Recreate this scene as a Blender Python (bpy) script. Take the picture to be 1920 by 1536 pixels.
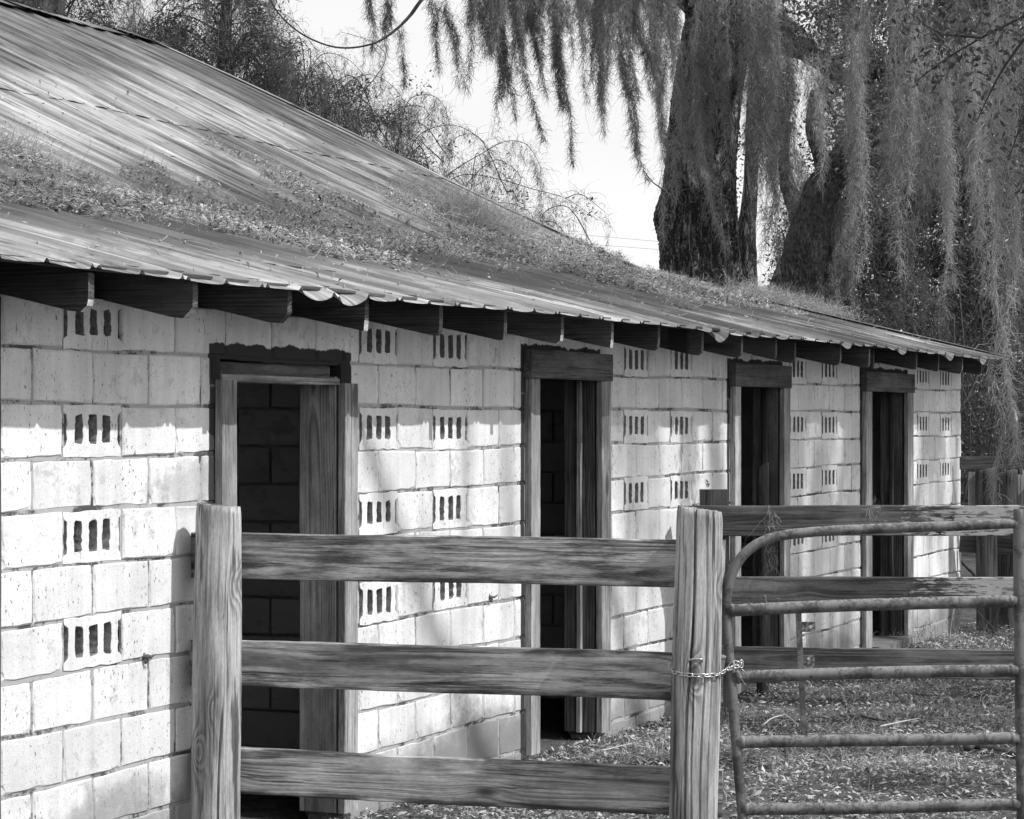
import bpy, math, random
import numpy as np
from mathutils import Vector, Matrix

RNG = np.random.default_rng(11)
random.seed(11)
sc = bpy.context.scene
COL = sc.collection
for _o in list(bpy.data.objects):
    bpy.data.objects.remove(_o)

# ------------------------------------------------------------------ camera
# Building axes: stable front wall is the plane X = 0 and runs along +Y, yard at +X, ground z = 0.
TH = math.radians(23.34); FPX = 4727.0; HOR = 787.0
CAM = np.array([5.298, 0.0, 1.80])
cam_d = bpy.data.cameras.new('camera'); cam = bpy.data.objects.new('camera', cam_d)
COL.objects.link(cam); sc.camera = cam
cam.location = CAM; cam.rotation_euler = (math.pi / 2, 0, TH)
cam_d.sensor_width = 36.0; cam_d.lens = FPX / 1920 * 36.0
cam_d.shift_y = (HOR - 768) / 1920.0
cam_d.clip_start = 0.1; cam_d.clip_end = 3000

# ------------------------------------------------------------------ light
SUN_EL = math.radians(51.0)
SUN_AZ = math.radians(90.0)
w = bpy.data.worlds.new('World'); sc.world = w; w.use_nodes = True
nt = w.node_tree; nt.nodes.clear()
sky = nt.nodes.new('ShaderNodeTexSky'); sky.sky_type = 'NISHITA'; sky.sun_disc = False
sky.sun_elevation = SUN_EL; sky.sun_rotation = SUN_AZ
sky.air_density = 1.0; sky.dust_density = 1.0; sky.ozone_density = 1.0
bw = nt.nodes.new('ShaderNodeRGBToBW')            # a monochrome photograph: grey sky
bg = nt.nodes.new('ShaderNodeBackground'); bg.inputs['Strength'].default_value = 0.15
wo = nt.nodes.new('ShaderNodeOutputWorld')
# thin bright veil of high cloud over the clear sky
tcw = nt.nodes.new('ShaderNodeTexCoord'); mpw = nt.nodes.new('ShaderNodeMapping'); mpw.inputs['Scale'].default_value = (1.5, 1.5, 9)
nzw = nt.nodes.new('ShaderNodeTexNoise'); nzw.inputs['Scale'].default_value = 1.6; nzw.inputs['Detail'].default_value = 4
mrw = nt.nodes.new('ShaderNodeMapRange'); mrw.inputs[1].default_value = .3; mrw.inputs[2].default_value = .7
mrw.inputs[3].default_value = 2.62; mrw.inputs[4].default_value = 3.0
mxw = nt.nodes.new('ShaderNodeMix'); mxw.data_type = 'FLOAT'; mxw.inputs[0].default_value = .72
nt.links.new(tcw.outputs['Generated'], mpw.inputs[0]); nt.links.new(mpw.outputs[0], nzw.inputs['Vector'])
nt.links.new(nzw.outputs['Fac'], mrw.inputs[0])
nt.links.new(sky.outputs[0], bw.inputs[0]); nt.links.new(bw.outputs[0], mxw.inputs[2]); nt.links.new(mrw.outputs[0], mxw.inputs[3])
# the veil is brightest towards the horizon
spw = nt.nodes.new('ShaderNodeSeparateXYZ'); nt.links.new(tcw.outputs['Generated'], spw.inputs[0])
grw = nt.nodes.new('ShaderNodeMapRange'); grw.inputs[1].default_value = 0.0; grw.inputs[2].default_value = .75
grw.inputs[3].default_value = .98; grw.inputs[4].default_value = 1.12
mlw = nt.nodes.new('ShaderNodeMath'); mlw.operation = 'MULTIPLY'
nt.links.new(spw.outputs[2], grw.inputs[0]); nt.links.new(mxw.outputs[0], mlw.inputs[0]); nt.links.new(grw.outputs[0], mlw.inputs[1])
nt.links.new(mlw.outputs[0], bg.inputs['Color'])
nt.links.new(bg.outputs[0], wo.inputs[0])
sd = bpy.data.lights.new('sun', 'SUN'); sun = bpy.data.objects.new('sun', sd); COL.objects.link(sun)
sd.energy = 2.0; sd.angle = math.radians(0.53); sd.color = (1, 1, 1)
sun.rotation_euler = (0, math.pi / 2 - SUN_EL, 0); sun.location = (20, 10, 25)
sc.view_settings.view_transform = 'Standard'; sc.view_settings.look = 'None'
sc.view_settings.exposure = 1.0; sc.view_settings.gamma = 1.0
sc.cycles.max_bounces = 6; sc.cycles.diffuse_bounces = 3; sc.cycles.transparent_max_bounces = 4
sc.cycles.use_adaptive_sampling = True; sc.cycles.adaptive_threshold = 0.02
sc.cycles.caustics_reflective = False; sc.cycles.caustics_refractive = False

# ------------------------------------------------------------------ measuring helpers
_S, _C = math.sin(TH), math.cos(TH)
def ray(px, py):
    a = (px - 960) / FPX; b = (HOR - py) / FPX
    return np.array([-_S + a * _C, _C + a * _S, b])
def at(px, py, Z):
    return CAM + Z * ray(px, py)
def onX(px, py, X):
    d = ray(px, py); return CAM + d * ((X - CAM[0]) / d[0])
def ongr(px, py, z=0.0):
    d = ray(px, py); return CAM + d * ((z - CAM[2]) / d[2])

# ------------------------------------------------------------------ mesh helpers
def mesh(name, V, F, mat=None, smooth=False, tint=None, mats=None, mi=None):
    V = np.asarray(V, dtype=np.float32).reshape(-1, 3)
    me = bpy.data.meshes.new(name)
    if isinstance(F, np.ndarray):
        n, k = F.shape
        me.vertices.add(len(V)); me.vertices.foreach_set('co', V.ravel())
        me.loops.add(n * k); me.loops.foreach_set('vertex_index', F.astype(np.int32).ravel())
        me.polygons.add(n)
        me.polygons.foreach_set('loop_start', np.arange(0, n * k, k, dtype=np.int32))
        me.update(calc_edges=True)
    else:
        me.from_pydata([tuple(map(float, v)) for v in V], [], [tuple(int(i) for i in f) for f in F])
        me.update()
    if tint is not None:
        a = me.attributes.new('tint', 'FLOAT', 'FACE'); a.data.foreach_set('value', np.asarray(tint, dtype=np.float32))
    for m in (mats or ([mat] if mat else [])): me.materials.append(m)
    if mi is not None: me.polygons.foreach_set('material_index', np.asarray(mi, dtype=np.int32))
    if smooth: me.polygons.foreach_set('use_smooth', np.ones(len(me.polygons), dtype=bool))
    return me
def link(name, me, parent=None, loc=(0, 0, 0), M=None):
    o = bpy.data.objects.new(name, me); COL.objects.link(o)
    if M is not None: o.matrix_world = M
    else: o.location = loc
    if parent is not None:
        o.parent = parent
        base = WPOS[parent.name]
        if M is not None:
            M2 = M.copy(); M2.translation = M.translation - base; o.matrix_local = M2
        else:
            o.location = Vector(loc) - base
        WPOS[o.name] = Vector(M.translation) if M is not None else Vector(loc)
    else:
        WPOS[o.name] = Vector(M.translation) if M is not None else Vector(loc)
    return o
WPOS = {}
def tag(o, label, cat, group=None, kind=None):
    if label: o['label'] = label
    if cat: o['category'] = cat
    if group: o['group'] = group
    if kind: o['kind'] = kind
    return o
def thing(name, label, cat, loc=(0, 0, 0), group=None):
    o = bpy.data.objects.new(name, None); COL.objects.link(o); o.location = loc
    o.empty_display_size = 0.2
    WPOS[o.name] = Vector(loc)
    return tag(o, label, cat, group)

class MB:
    """collects shapes into one mesh"""
    def __init__(s): s.V = []; s.F = []; s.n = 0; s.T = []
    def add(s, V, F, t=0.5):
        V = np.asarray(V, float).reshape(-1, 3); s.V.append(V)
        for f in F: s.F.append(tuple(int(i) + s.n for i in f)); s.T.append(t)
        s.n += len(V)
    def box(s, a, b, t=0.5):
        x0, y0, z0 = a; x1, y1, z1 = b
        V = [(x0,y0,z0),(x1,y0,z0),(x1,y1,z0),(x0,y1,z0),(x0,y0,z1),(x1,y0,z1),(x1,y1,z1),(x0,y1,z1)]
        s.add(V, [(0,3,2,1),(4,5,6,7),(0,1,5,4),(1,2,6,5),(2,3,7,6),(3,0,4,7)], t)
    def tube(s, P, r, n=8, cap=True, rough=0.0, t=0.5):
        V, F = tube_vf(P, r, n, cap, rough); s.add(V, F, t)
    def mesh(s, name, mat, smooth=False, tint=False):
        return mesh(name, np.concatenate(s.V), s.F, mat, smooth, s.T if tint else None)

def smooth_path(P, n=4):
    """Catmull-Rom through points"""
    P = np.asarray(P, float)
    Q = np.vstack([2 * P[0] - P[1], P, 2 * P[-1] - P[-2]]); out = []
    for i in range(1, len(Q) - 2):
        for k in range(n):
            t = k / n; a, b, c, d = Q[i-1], Q[i], Q[i+1], Q[i+2]
            out.append(.5*((2*b) + (c-a)*t + (2*a-5*b+4*c-d)*t*t + (3*b-a-3*c+d)*t**3))
    out.append(P[-1]); return np.array(out)
def tube_vf(P, r, n=8, cap=True, rough=0.0, lobes=None):
    P = np.asarray(P, float); m = len(P); r = np.broadcast_to(np.asarray(r, float), (m,))
    T = np.gradient(P, axis=0); T /= np.linalg.norm(T, axis=1)[:, None] + 1e-9
    up = np.array([0, 0, 1.0]) if abs(T[0][2]) < .8 else np.array([1.0, 0, 0])
    V = []; A = np.linspace(0, 2*np.pi, n, endpoint=False)
    u = np.cross(T[0], up); u /= np.linalg.norm(u)
    for i in range(m):
        u = u - T[i] * (u @ T[i]); u /= np.linalg.norm(u) + 1e-9
        v = np.cross(T[i], u)
        rr = r[i] * (1 + rough * RNG.normal(size=n))
        V.append(P[i] + rr[:, None] * (np.cos(A)[:, None]*u + np.sin(A)[:, None]*v))
    V = np.concatenate(V); F = []
    for i in range(m - 1):
        for k in range(n):
            k2 = (k+1) % n
            F.append((i*n+k, i*n+k2, (i+1)*n+k2, (i+1)*n+k))
    if cap: F.append(tuple(range(n))[::-1]); F.append(tuple((m-1)*n+k for k in range(n)))
    return V, F

def board_mesh(name, L, W, T, mat, rough=0.0003, bev=0.004, bow=0.0, step=0.05, endj=0.0):
    """plank: local x length (centred), y width, z thickness"""
    n = max(3, int(L/step)); xs = np.linspace(-L/2, L/2, n)
    hw, ht = W/2, T/2; b = min(bev, T*.3)
    sec = np.array([(-hw+b,-ht),(0,-ht),(hw-b,-ht),(hw,-ht+b),(hw,ht-b),(hw-b,ht),(0,ht),(-hw+b,ht),(-hw,ht-b),(-hw,-ht+b)])
    k = len(sec); V = []
    ph = RNG.uniform(0, 6)
    for i, x in enumerate(xs):
        j = RNG.normal(size=(k, 2)) * rough
        off = bow*math.sin(math.pi*i/(n-1)) + .0015*math.sin(x*5+ph)
        xx = x + (RNG.normal(size=k)*endj if i in (0, n-1) else 0)
        V.append(np.column_stack([np.full(k, x) + (xx - x), sec[:,0]+j[:,0]+off, sec[:,1]+j[:,1]]))
    V = np.concatenate(V); F = []
    for i in range(n-1):
        for q in range(k): F.append((i*k+q, i*k+(q+1)%k, (i+1)*k+(q+1)%k, (i+1)*k+q))
    F.append(tuple(range(k))[::-1]); F.append(tuple((n-1)*k+q for q in range(k)))
    return mesh(name, V, F, mat)
def frame(p0, p1, up):
    p0 = np.asarray(p0, float); p1 = np.asarray(p1, float); x = p1-p0; L = np.linalg.norm(x); x /= L
    y = np.asarray(up, float); y = y - x*(y@x); y /= np.linalg.norm(y); z = np.cross(x, y)
    M = Matrix(((x[0],y[0],z[0],0),(x[1],y[1],z[1],0),(x[2],y[2],z[2],0),(0,0,0,1)))
    M.translation = Vector((p0+p1)/2); return M, L
def board(name, p0, p1, W, T, mat, parent=None, up=(0,0,1), **kw):
    M, L = frame(p0, p1, up)
    return link(name, board_mesh(name, L, W, T, mat, **kw), parent, M=M)

# ------------------------------------------------------------------ materials (all grey: the photograph is black and white)
class G:
    def __init__(s, name):
        s.m = bpy.data.materials.new(name); s.m.use_nodes = True
        s.t = s.m.node_tree; s.b = s.t.nodes['Principled BSDF']
        s.tc = s.t.nodes.new('ShaderNodeTexCoord'); s.obj = s.tc.outputs['Object']
    def put(s, sock, v):
        if isinstance(v, (int, float)): sock.default_value = (v, v, v, 1) if sock.type == 'RGBA' else v
        elif isinstance(v, (tuple, list)): sock.default_value = v
        else: s.t.links.new(v, sock)
    def math(s, op, a, b=None, c=None, clamp=False):
        n = s.t.nodes.new('ShaderNodeMath'); n.operation = op; n.use_clamp = clamp
        s.put(n.inputs[0], a)
        if b is not None: s.put(n.inputs[1], b)
        if c is not None: s.put(n.inputs[2], c)
        return n.outputs[0]
    def add(s, a, b): return s.math('ADD', a, b)
    def mul(s, a, b): return s.math('MULTIPLY', a, b)
    def sub(s, a, b): return s.math('SUBTRACT', a, b)
    def vmul(s, v, sc_):
        n = s.t.nodes.new('ShaderNodeVectorMath'); n.operation = 'MULTIPLY'
        s.put(n.inputs[0], v); s.put(n.inputs[1], sc_); return n.outputs[0]
    def vadd(s, v, o):
        n = s.t.nodes.new('ShaderNodeVectorMath'); n.operation = 'ADD'
        s.put(n.inputs[0], v); s.put(n.inputs[1], o); return n.outputs[0]
    def noise(s, v, scale=1.0, detail=3, rough=.55, dist=0.0):
        n = s.t.nodes.new('ShaderNodeTexNoise')
        s.put(n.inputs['Vector'], v); n.inputs['Scale'].default_value = scale
        n.inputs['Detail'].default_value = detail; n.inputs['Roughness'].default_value = rough
        n.inputs['Distortion'].default_value = dist
        return n.outputs['Fac']
    def vor(s, v, scale=1.0, feature='F1', rnd=1.0):
        n = s.t.nodes.new('ShaderNodeTexVoronoi'); n.feature = feature
        s.put(n.inputs['Vector'], v); n.inputs['Scale'].default_value = scale
        n.inputs['Randomness'].default_value = rnd
        return n.outputs['Distance']
    def smooth(s, v, a, b, lo=0.0, hi=1.0):
        n = s.t.nodes.new('ShaderNodeMapRange'); n.interpolation_type = 'SMOOTHSTEP'
        s.put(n.inputs[0], v); s.put(n.inputs[1], a); s.put(n.inputs[2], b); s.put(n.inputs[3], lo); s.put(n.inputs[4], hi)
        return n.outputs[0]
    def mix(s, f, a, b):
        n = s.t.nodes.new('ShaderNodeMix'); n.data_type = 'FLOAT'
        s.put(n.inputs[0], f); s.put(n.inputs[2], a); s.put(n.inputs[3], b); return n.outputs[0]
    def sep(s, v):
        n = s.t.nodes.new('ShaderNodeSeparateXYZ'); s.put(n.inputs[0], v); return n.outputs
    def comb(s, x, y, z):
        n = s.t.nodes.new('ShaderNodeCombineXYZ')
        s.put(n.inputs[0], x); s.put(n.inputs[1], y); s.put(n.inputs[2], z); return n.outputs[0]
    def attr(s, name):
        n = s.t.nodes.new('ShaderNodeAttribute'); n.attribute_name = name; return n.outputs['Fac']
    def rand(s):
        return s.t.nodes.new('ShaderNodeObjectInfo').outputs['Random']
    def bump(s, h, strength=.5, dist=.01):
        n = s.t.nodes.new('ShaderNodeBump'); n.inputs['Strength'].default_value = strength
        n.inputs['Distance'].default_value = dist
        s.put(n.inputs['Height'], h); s.t.links.new(n.outputs[0], s.b.inputs['Normal'])
    def col(s, c, rough=.85, spec=.25, metal=0.0):
        s.put(s.b.inputs['Base Color'], c); s.put(s.b.inputs['Roughness'], rough)
        s.b.inputs['Specular IOR Level'].default_value = spec; s.put(s.b.inputs['Metallic'], metal)
        return s.m

def wood(name, light, dark, stain=.5, stain_col=.03, knots=True, rings=70., flake=None, cracks=.5, grime=.0):
    g = G(name); r = g.mul(g.rand(), 57.3)
    v = g.vadd(g.obj, g.comb(r, g.mul(r, .37), g.mul(r, .71)))
    o = g.sep(g.obj)
    wv = g.vmul(v, (.55, 5, 5))
    n1 = g.sub(g.noise(wv, 1, 3), .5); n2 = g.sub(g.noise(g.vadd(wv, (9, 3, 5)), 1, 2), .5)
    yy = g.add(g.add(o[1], g.mul(n1, .07)), g.mul(g.sub(g.math('FRACT', g.mul(r, 1.7)), .5), .14))
    zz = g.add(g.add(o[2], g.mul(n2, .04)), .05)
    rad = g.math('SQRT', g.add(g.mul(yy, yy), g.mul(zz, zz)))
    if knots:
        kd = g.vor(g.comb(g.mul(g.add(o[0], r), 1.55), g.mul(g.add(o[1], r), 4.2), 0.0), 1.0)
        kk = g.math('EXPONENT', g.mul(g.mul(kd, kd), -40.0))
        rad = g.add(rad, g.mul(kk, .028))
    ring = g.math('FRACT', g.mul(rad, rings))
    ring = g.mul(g.smooth(ring, 0.0, .75), g.smooth(ring, 1.0, .82))
    rad2 = g.vmul(v, (1.6, 1, 1))
    fine = g.noise(g.comb(g.mul(g.add(o[0], r), 1.8), g.mul(rad, 150.0), g.mul(zz, 60.0)), 1, 3, .6)
    fine2 = g.noise(g.vmul(v, (7, 300, 300)), 1, 2, .6)
    rv = g.smooth(g.noise(g.vmul(v, (.8, 4, 4)), 1, 2), .35, .65, .15, 1.0)
    f = g.add(g.add(g.mul(g.mul(ring, rv), .26), g.mul(fine, .85)), g.mul(fine2, .30))
    c = g.mix(g.smooth(f, .50, .92), light, dark)
    big = g.noise(g.vmul(v, (1.1, 5, 5)), 1, 3)
    c = g.mul(c, g.smooth(big, .3, .7, .62, 1.34))
    blot = g.noise(g.vmul(v, (7, 16, 16)), 1, 5, .65)
    c = g.mul(c, g.smooth(blot, .3, .7, .80, 1.15))
    st = g.noise(g.vmul(v, (2.4, 22, 22)), 1, 7, .7)
    st2 = g.noise(g.vmul(v, (1.2, 3, 3)), 1, 2)
    stf = g.mul(g.mul(g.smooth(st, .44, .62), g.smooth(st2, .42, .60)), stain)
    c = g.mix(stf, c, stain_col)
    if knots: c = g.mix(g.smooth(kd, .13, .07), c, g.mul(dark, .55))
    ck = g.noise(g.vmul(v, (1.1, 60, 60)), 1, 2, .5)
    ckb = g.noise(g.vmul(v, (2.2, 95, 95)), 1, 3, .6)
    ckz = g.smooth(g.noise(g.vmul(v, (1.4, 4, 4)), 1, 2), .45, .6)
    ckf = g.math('MAXIMUM', g.mul(g.smooth(ck, .655, .675), cracks), g.mul(g.mul(g.smooth(ckb, .58, .62), ckz), g.mul(cracks, 1.4)))
    c = g.mix(ckf, c, .015)
    if flake is not None:
        fl = g.noise(g.vmul(v, (11, 44, 44)), 1, 6, .7)
        e = g.smooth(o[0], flake[0], flake[1], -.22, .05)
        ff = g.mul(g.smooth(g.add(fl, e), .48, .515), g.smooth(ckf, .5, .0))
        c = g.mix(ff, c, .36)
    if grime:
        gr = g.noise(g.vmul(v, (3, 14, 14)), 1, 5, .6)
        edge = g.smooth(g.math('ABSOLUTE', o[1]), .05, .09)
        c = g.mix(g.mul(g.mul(g.smooth(gr, .42, .62), edge), grime), c, .03)
    grit = g.noise(g.vmul(v, (40, 190, 190)), 1, 3, .7); c = g.mul(c, g.smooth(grit, .3, .7, .86, 1.12))
    h = g.sub(g.sub(g.mul(g.sub(1.0, f), .6), g.mul(ckf, 1.5)), g.mul(stf, .2))
    g.bump(h, .55, .004)
    return g.col(c, .8, .25)

M = {}
M['fence'] = wood('fence_wood', .45, .13, stain=.9, rings=75, grime=.9)
M['fence2'] = wood('dark_fence_wood', .13, .04, stain=.5, flake=None)
M['fence_flake'] = wood('flaking_fence_wood', .13, .04, stain=.4, flake=(-.55, .35))
M['casing'] = wood('casing_wood', .43, .22, stain=.35, knots=True, rings=90)
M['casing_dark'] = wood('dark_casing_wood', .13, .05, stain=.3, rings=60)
M['jamb'] = wood('jamb_wood', .46, .22, stain=.25, rings=85)
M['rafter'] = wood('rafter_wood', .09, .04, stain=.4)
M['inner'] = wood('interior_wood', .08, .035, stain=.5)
M['weather'] = wood('weathered_strip', .34, .15, stain=.5)

def post_mat(name='post_wood', gain=1.0):
    g = G(name); r = g.mul(g.rand(), 31.7)
    v = g.vadd(g.obj, g.comb(r, r, r)); o = g.sep(g.obj)
    wv = g.vmul(v, (5.5, 5.5, 1.5))
    n1 = g.sub(g.noise(wv, 1, 3, .5), .5)
    # long swirling growth rings cut by the curved face
    fld = g.add(g.mul(n1, .10), g.mul(o[0], .8))
    kd = g.vor(g.comb(g.mul(g.add(o[0], r), 6.5), g.mul(g.add(o[1], r), 2.0), g.mul(g.add(o[2], r), 2.6)), 1.0)
    fld = g.add(fld, g.mul(g.math('EXPONENT', g.mul(g.mul(kd, kd), -30.0)), .085))
    ring = g.math('FRACT', g.mul(fld, 46)); ring = g.mul(g.smooth(ring, 0, .7), g.smooth(ring, 1, .8))
    fine = g.noise(g.vmul(g.vadd(v, g.comb(g.mul(n1, .03), g.mul(n1, .03), 0.0)), (105, 105, 1.6)), 1, 3, .6)
    kz = g.math('EXPONENT', g.mul(g.mul(kd, kd), -9.0))
    fine2 = g.noise(g.vmul(v, (240, 240, 5.0)), 1, 2, .6)
    f = g.add(g.add(g.mul(g.mul(ring, g.add(.25, kz)), .30), g.mul(fine, .75)), g.mul(fine2, .25))
    c = g.mix(g.smooth(f, .42, .88), .47, .19)
    big = g.noise(g.vmul(v, (9, 9, 1.3)), 1, 4, .6)
    c = g.mul(c, g.smooth(big, .36, .62, .50, 1.16))
    st = g.noise(g.vmul(v, (26, 26, 1.6)), 1, 4, .6)
    c = g.mix(g.mul(g.smooth(st, .55, .62), .85), c, .07)
    ck = g.noise(g.vmul(v, (70, 70, .9)), 1, 2, .5); c = g.mix(g.mul(g.smooth(ck, .66, .68), .8), c, .025)
    grit = g.noise(g.vmul(v, (170, 170, 40)), 1, 3, .7); c = g.mul(c, g.smooth(grit, .3, .7, .86, 1.12))
    c = g.mix(g.smooth(kd, .12, .085), c, .13)
    g.bump(g.mul(g.sub(1.0, f), .7), .6, .004)
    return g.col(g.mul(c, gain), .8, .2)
M['post'] = post_mat(); M['post_dark'] = post_mat('dark_post_wood', .22); M['post_shaded'] = post_mat('shaded_post_wood', .13)  # last copy darkened: the doorway post's shade is put into its colour

def trim_paint(g):
    """ragged dark trim paint round the door heads, brushed onto blocks and joints"""
    o = g.sep(g.obj); m = None
    e = g.mul(g.sub(g.noise(g.vmul(g.obj, (1, 9, 3)), 1, 8, .66), .5), .075)
    for (y0, y1, z1, side) in ((9.10, 10.40, 2.115, .05), (12.39, 13.56, 2.20, .055), (15.86, 17.10, 2.205, .05), (19.12, 20.60, 2.21, .05)):
        ye = g.add(o[1], g.mul(e, .35)); ze = g.add(o[2], e)
        bx = g.mul(g.mul(g.smooth(ye, y0, y0+.006), g.smooth(ye, y1+.006, y1)), g.mul(g.smooth(ze, z1+.006, z1), g.smooth(o[2], 1.93, 1.95)))
        sd_ = g.mul(g.mul(g.smooth(ye, y0+.002, y0+.01), g.smooth(ye, y0+side+.01, y0+side)), g.smooth(o[2], 1.97, 1.93))
        mm = g.math('MAXIMUM', bx, sd_); m = mm if m is None else g.math('MAXIMUM', m, mm)
    return m
def block_mat(name, base, dirt=True, interior=False):
    g = G(name); o = g.sep(g.obj); t = g.attr('tint')
    c = g.mul(base, g.add(.90, g.mul(t, .16)))
    big = g.noise(g.vmul(g.obj, (1, 2.2, 2.8)), 1, 4)
    c = g.mul(c, g.smooth(big, .3, .7, .86, 1.06))
    wear = g.noise(g.vmul(g.obj, (12, 12, 16)), 1, 6, .7); wm = g.noise(g.vmul(g.obj, (2, 2, 2.4)), 1, 2)
    c = g.mix(g.mul(g.smooth(g.add(wear, g.mul(g.sub(wm, .5), .6)), .58, .66), .5), c, g.mul(c, .6))
    grit = g.noise(g.obj, 160, 3, .6)
    c = g.mul(c, g.smooth(grit, .3, .7, .95, 1.04))
    hgt = g.add(g.mul(grit, .5), g.mul(g.noise(g.obj, 38, 3, .55), .8))
    if not interior:
        pit = g.noise(g.vmul(g.obj, (60, 60, 34)), 1, 3, .7)
        pitm = g.noise(g.vmul(g.obj, (3, 3, 3)), 1, 2)
        pf = g.mul(g.smooth(pit, .625, .66), g.smooth(pitm, .38, .6))
        c = g.mix(g.mul(pf, .9), c, .09)
        pit2 = g.noise(g.vmul(g.obj, (150, 150, 110)), 1, 2, .7)
        c = g.mix(g.mul(g.smooth(pit2, .65, .70), .75), c, .16)
        drip = g.noise(g.vmul(g.obj, (1, 55, 5.0)), 1, 3, .6)
        dm = g.mul(g.smooth(o[2], 1.9, 2.15), g.smooth(drip, .64, .70))
        c = g.mix(g.mul(dm, .6), c, .1)
        hgt = g.sub(hgt, g.mul(pf, 1.2))
        streak = g.noise(g.vmul(g.obj, (1, 16, .9)), 1, 3, .55)
        c = g.mul(c, g.smooth(streak, .35, .65, .93, 1.03))
        # splash dirt and bare grey cement near the ground
        n = g.noise(g.vmul(g.obj, (3, 3, 5)), 1, 4, .6)
        dz = g.add(o[2], g.mul(g.sub(n, .5), .42))
        dl = g.smooth(dz, .36, .06)
        c = g.mix(g.mul(dl, .75), c, .17)
        n2 = g.noise(g.obj, 9, 5, .65)
        for (yc, zc, ry, rz, amt) in ((8.95, 1.53, .30, .13, .5), (8.42, .26, .50, .15, .6), (11.9, .12, .9, .22, .8)):
            d = g.add(g.math('POWER', g.math('ABSOLUTE', g.mul(g.sub(o[1], yc), 1/ry)), 2.0),
                      g.math('POWER', g.math('ABSOLUTE', g.mul(g.sub(o[2], zc), 1/rz)), 2.0))
            k = g.smooth(g.add(d, g.mul(g.sub(n2, .5), 2.6)), 1.3, .1)
            c = g.mix(g.mul(k, amt), c, .24)
        c = g.mix(trim_paint(g), c, .048)
    g.bump(hgt, .6, .005)
    return g.col(c, .9, .12)
M['block'] = block_mat('painted_block', .83)
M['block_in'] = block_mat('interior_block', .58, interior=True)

def mortar_mat():
    g = G('mortar'); n = g.noise(g.vmul(g.obj, (14, 14, 22)), 1, 5, .65)
    n2 = g.noise(g.vmul(g.obj, (3, 3, 5)), 1, 3)
    n3 = g.noise(g.obj, 60, 4, .7)
    c = g.mix(g.smooth(g.add(g.add(g.mul(n, .6), g.mul(n3, .4)), g.mul(g.sub(n2, .5), .9)), .48, .63), .42, .09)
    c = g.mix(trim_paint(g), c, .045)
    g.bump(n, .5, .004); return g.col(c, .9, .1)
M['mortar'] = mortar_mat()

def metal_roof():
    g = G('weathered_roof_metal'); v = g.obj; o = g.sep(v)
    wob = g.mul(g.sub(g.noise(v, 1.2, 2), .5), .05)
    yv = g.add(o[1], wob)
    sv = g.comb(o[0], yv, 0.0)
    s1 = g.noise(g.vmul(sv, (.75, 26, 1)), 1, 4, .62)
    s2 = g.noise(g.vmul(sv, (.5, 6.5, 1)), 1, 3, .55)
    s3 = g.noise(g.vmul(sv, (2.6, 80, 1)), 1, 3, .65)
    c = g.mix(g.smooth(s2, .38, .62), .20, .45)
    c = g.mul(c, g.smooth(s1, .34, .66, 1.15, .68))
    c = g.mul(c, g.smooth(s3, .3, .7, 1.10, .84))
    area = g.noise(g.vmul(v, (.55, .9, .5)), 1, 3)
    dk = g.mul(g.smooth(s1, .515, .57), g.smooth(area, .44, .56))
    c = g.mix(g.mul(dk, .72), c, .075)
    rst = g.noise(g.vmul(v, (1.6, 3.2, 1.6)), 1, 6, .68); c = g.mix(g.mul(g.smooth(rst, .53, .60), .55), c, g.mul(c, .48))
    pal = g.noise(g.vmul(sv, (1.3, 5, 1)), 1.7, 5, .65); c = g.mul(c, g.smooth(pal, .52, .62, 1.0, 1.22))
    run = g.noise(g.vmul(sv, (1.6, 42, 1)), 1, 3, .6)
    c = g.mix(g.mul(g.smooth(run, .64, .68), .7), c, .06)
    # leaf stain on the low roof just below the change of pitch
    jag = g.mul(g.sub(s1, .5), .9)
    xx = g.add(o[0], jag)
    band = g.mul(g.smooth(xx, -.30, -.85), g.smooth(xx, -3.9, -3.0))
    c = g.mix(g.mul(band, g.smooth(s2, .3, .62, .55, .92)), c, .075)
    # broken darker lines along both sides of the crimps
    uu = g.mul(g.sub(o[1], float(onX(180, 497, .45)[1])), 1/.305)
    dd = g.mul(g.math('ABSOLUTE', g.sub(g.math('FRACT', g.add(uu, .5)), .5)), .305)
    gl = g.mul(g.smooth(dd, .012, .022), g.smooth(dd, .052, .030))
    c = g.mix(g.mul(gl, g.smooth(g.noise(g.vmul(v, (1.1, 9, 1)), 1, 4, .6), .42, .62, .0, .65)), c, .10)
    sp = g.noise(v, 130, 2, .6); c = g.mul(c, g.smooth(sp, .35, .65, .93, 1.05))
    g.bump(g.add(g.mul(s3, .4), g.mul(sp, .3)), .15, .003)
    return g.col(c, .6, .4, .0)
M['roof'] = metal_roof()

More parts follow.
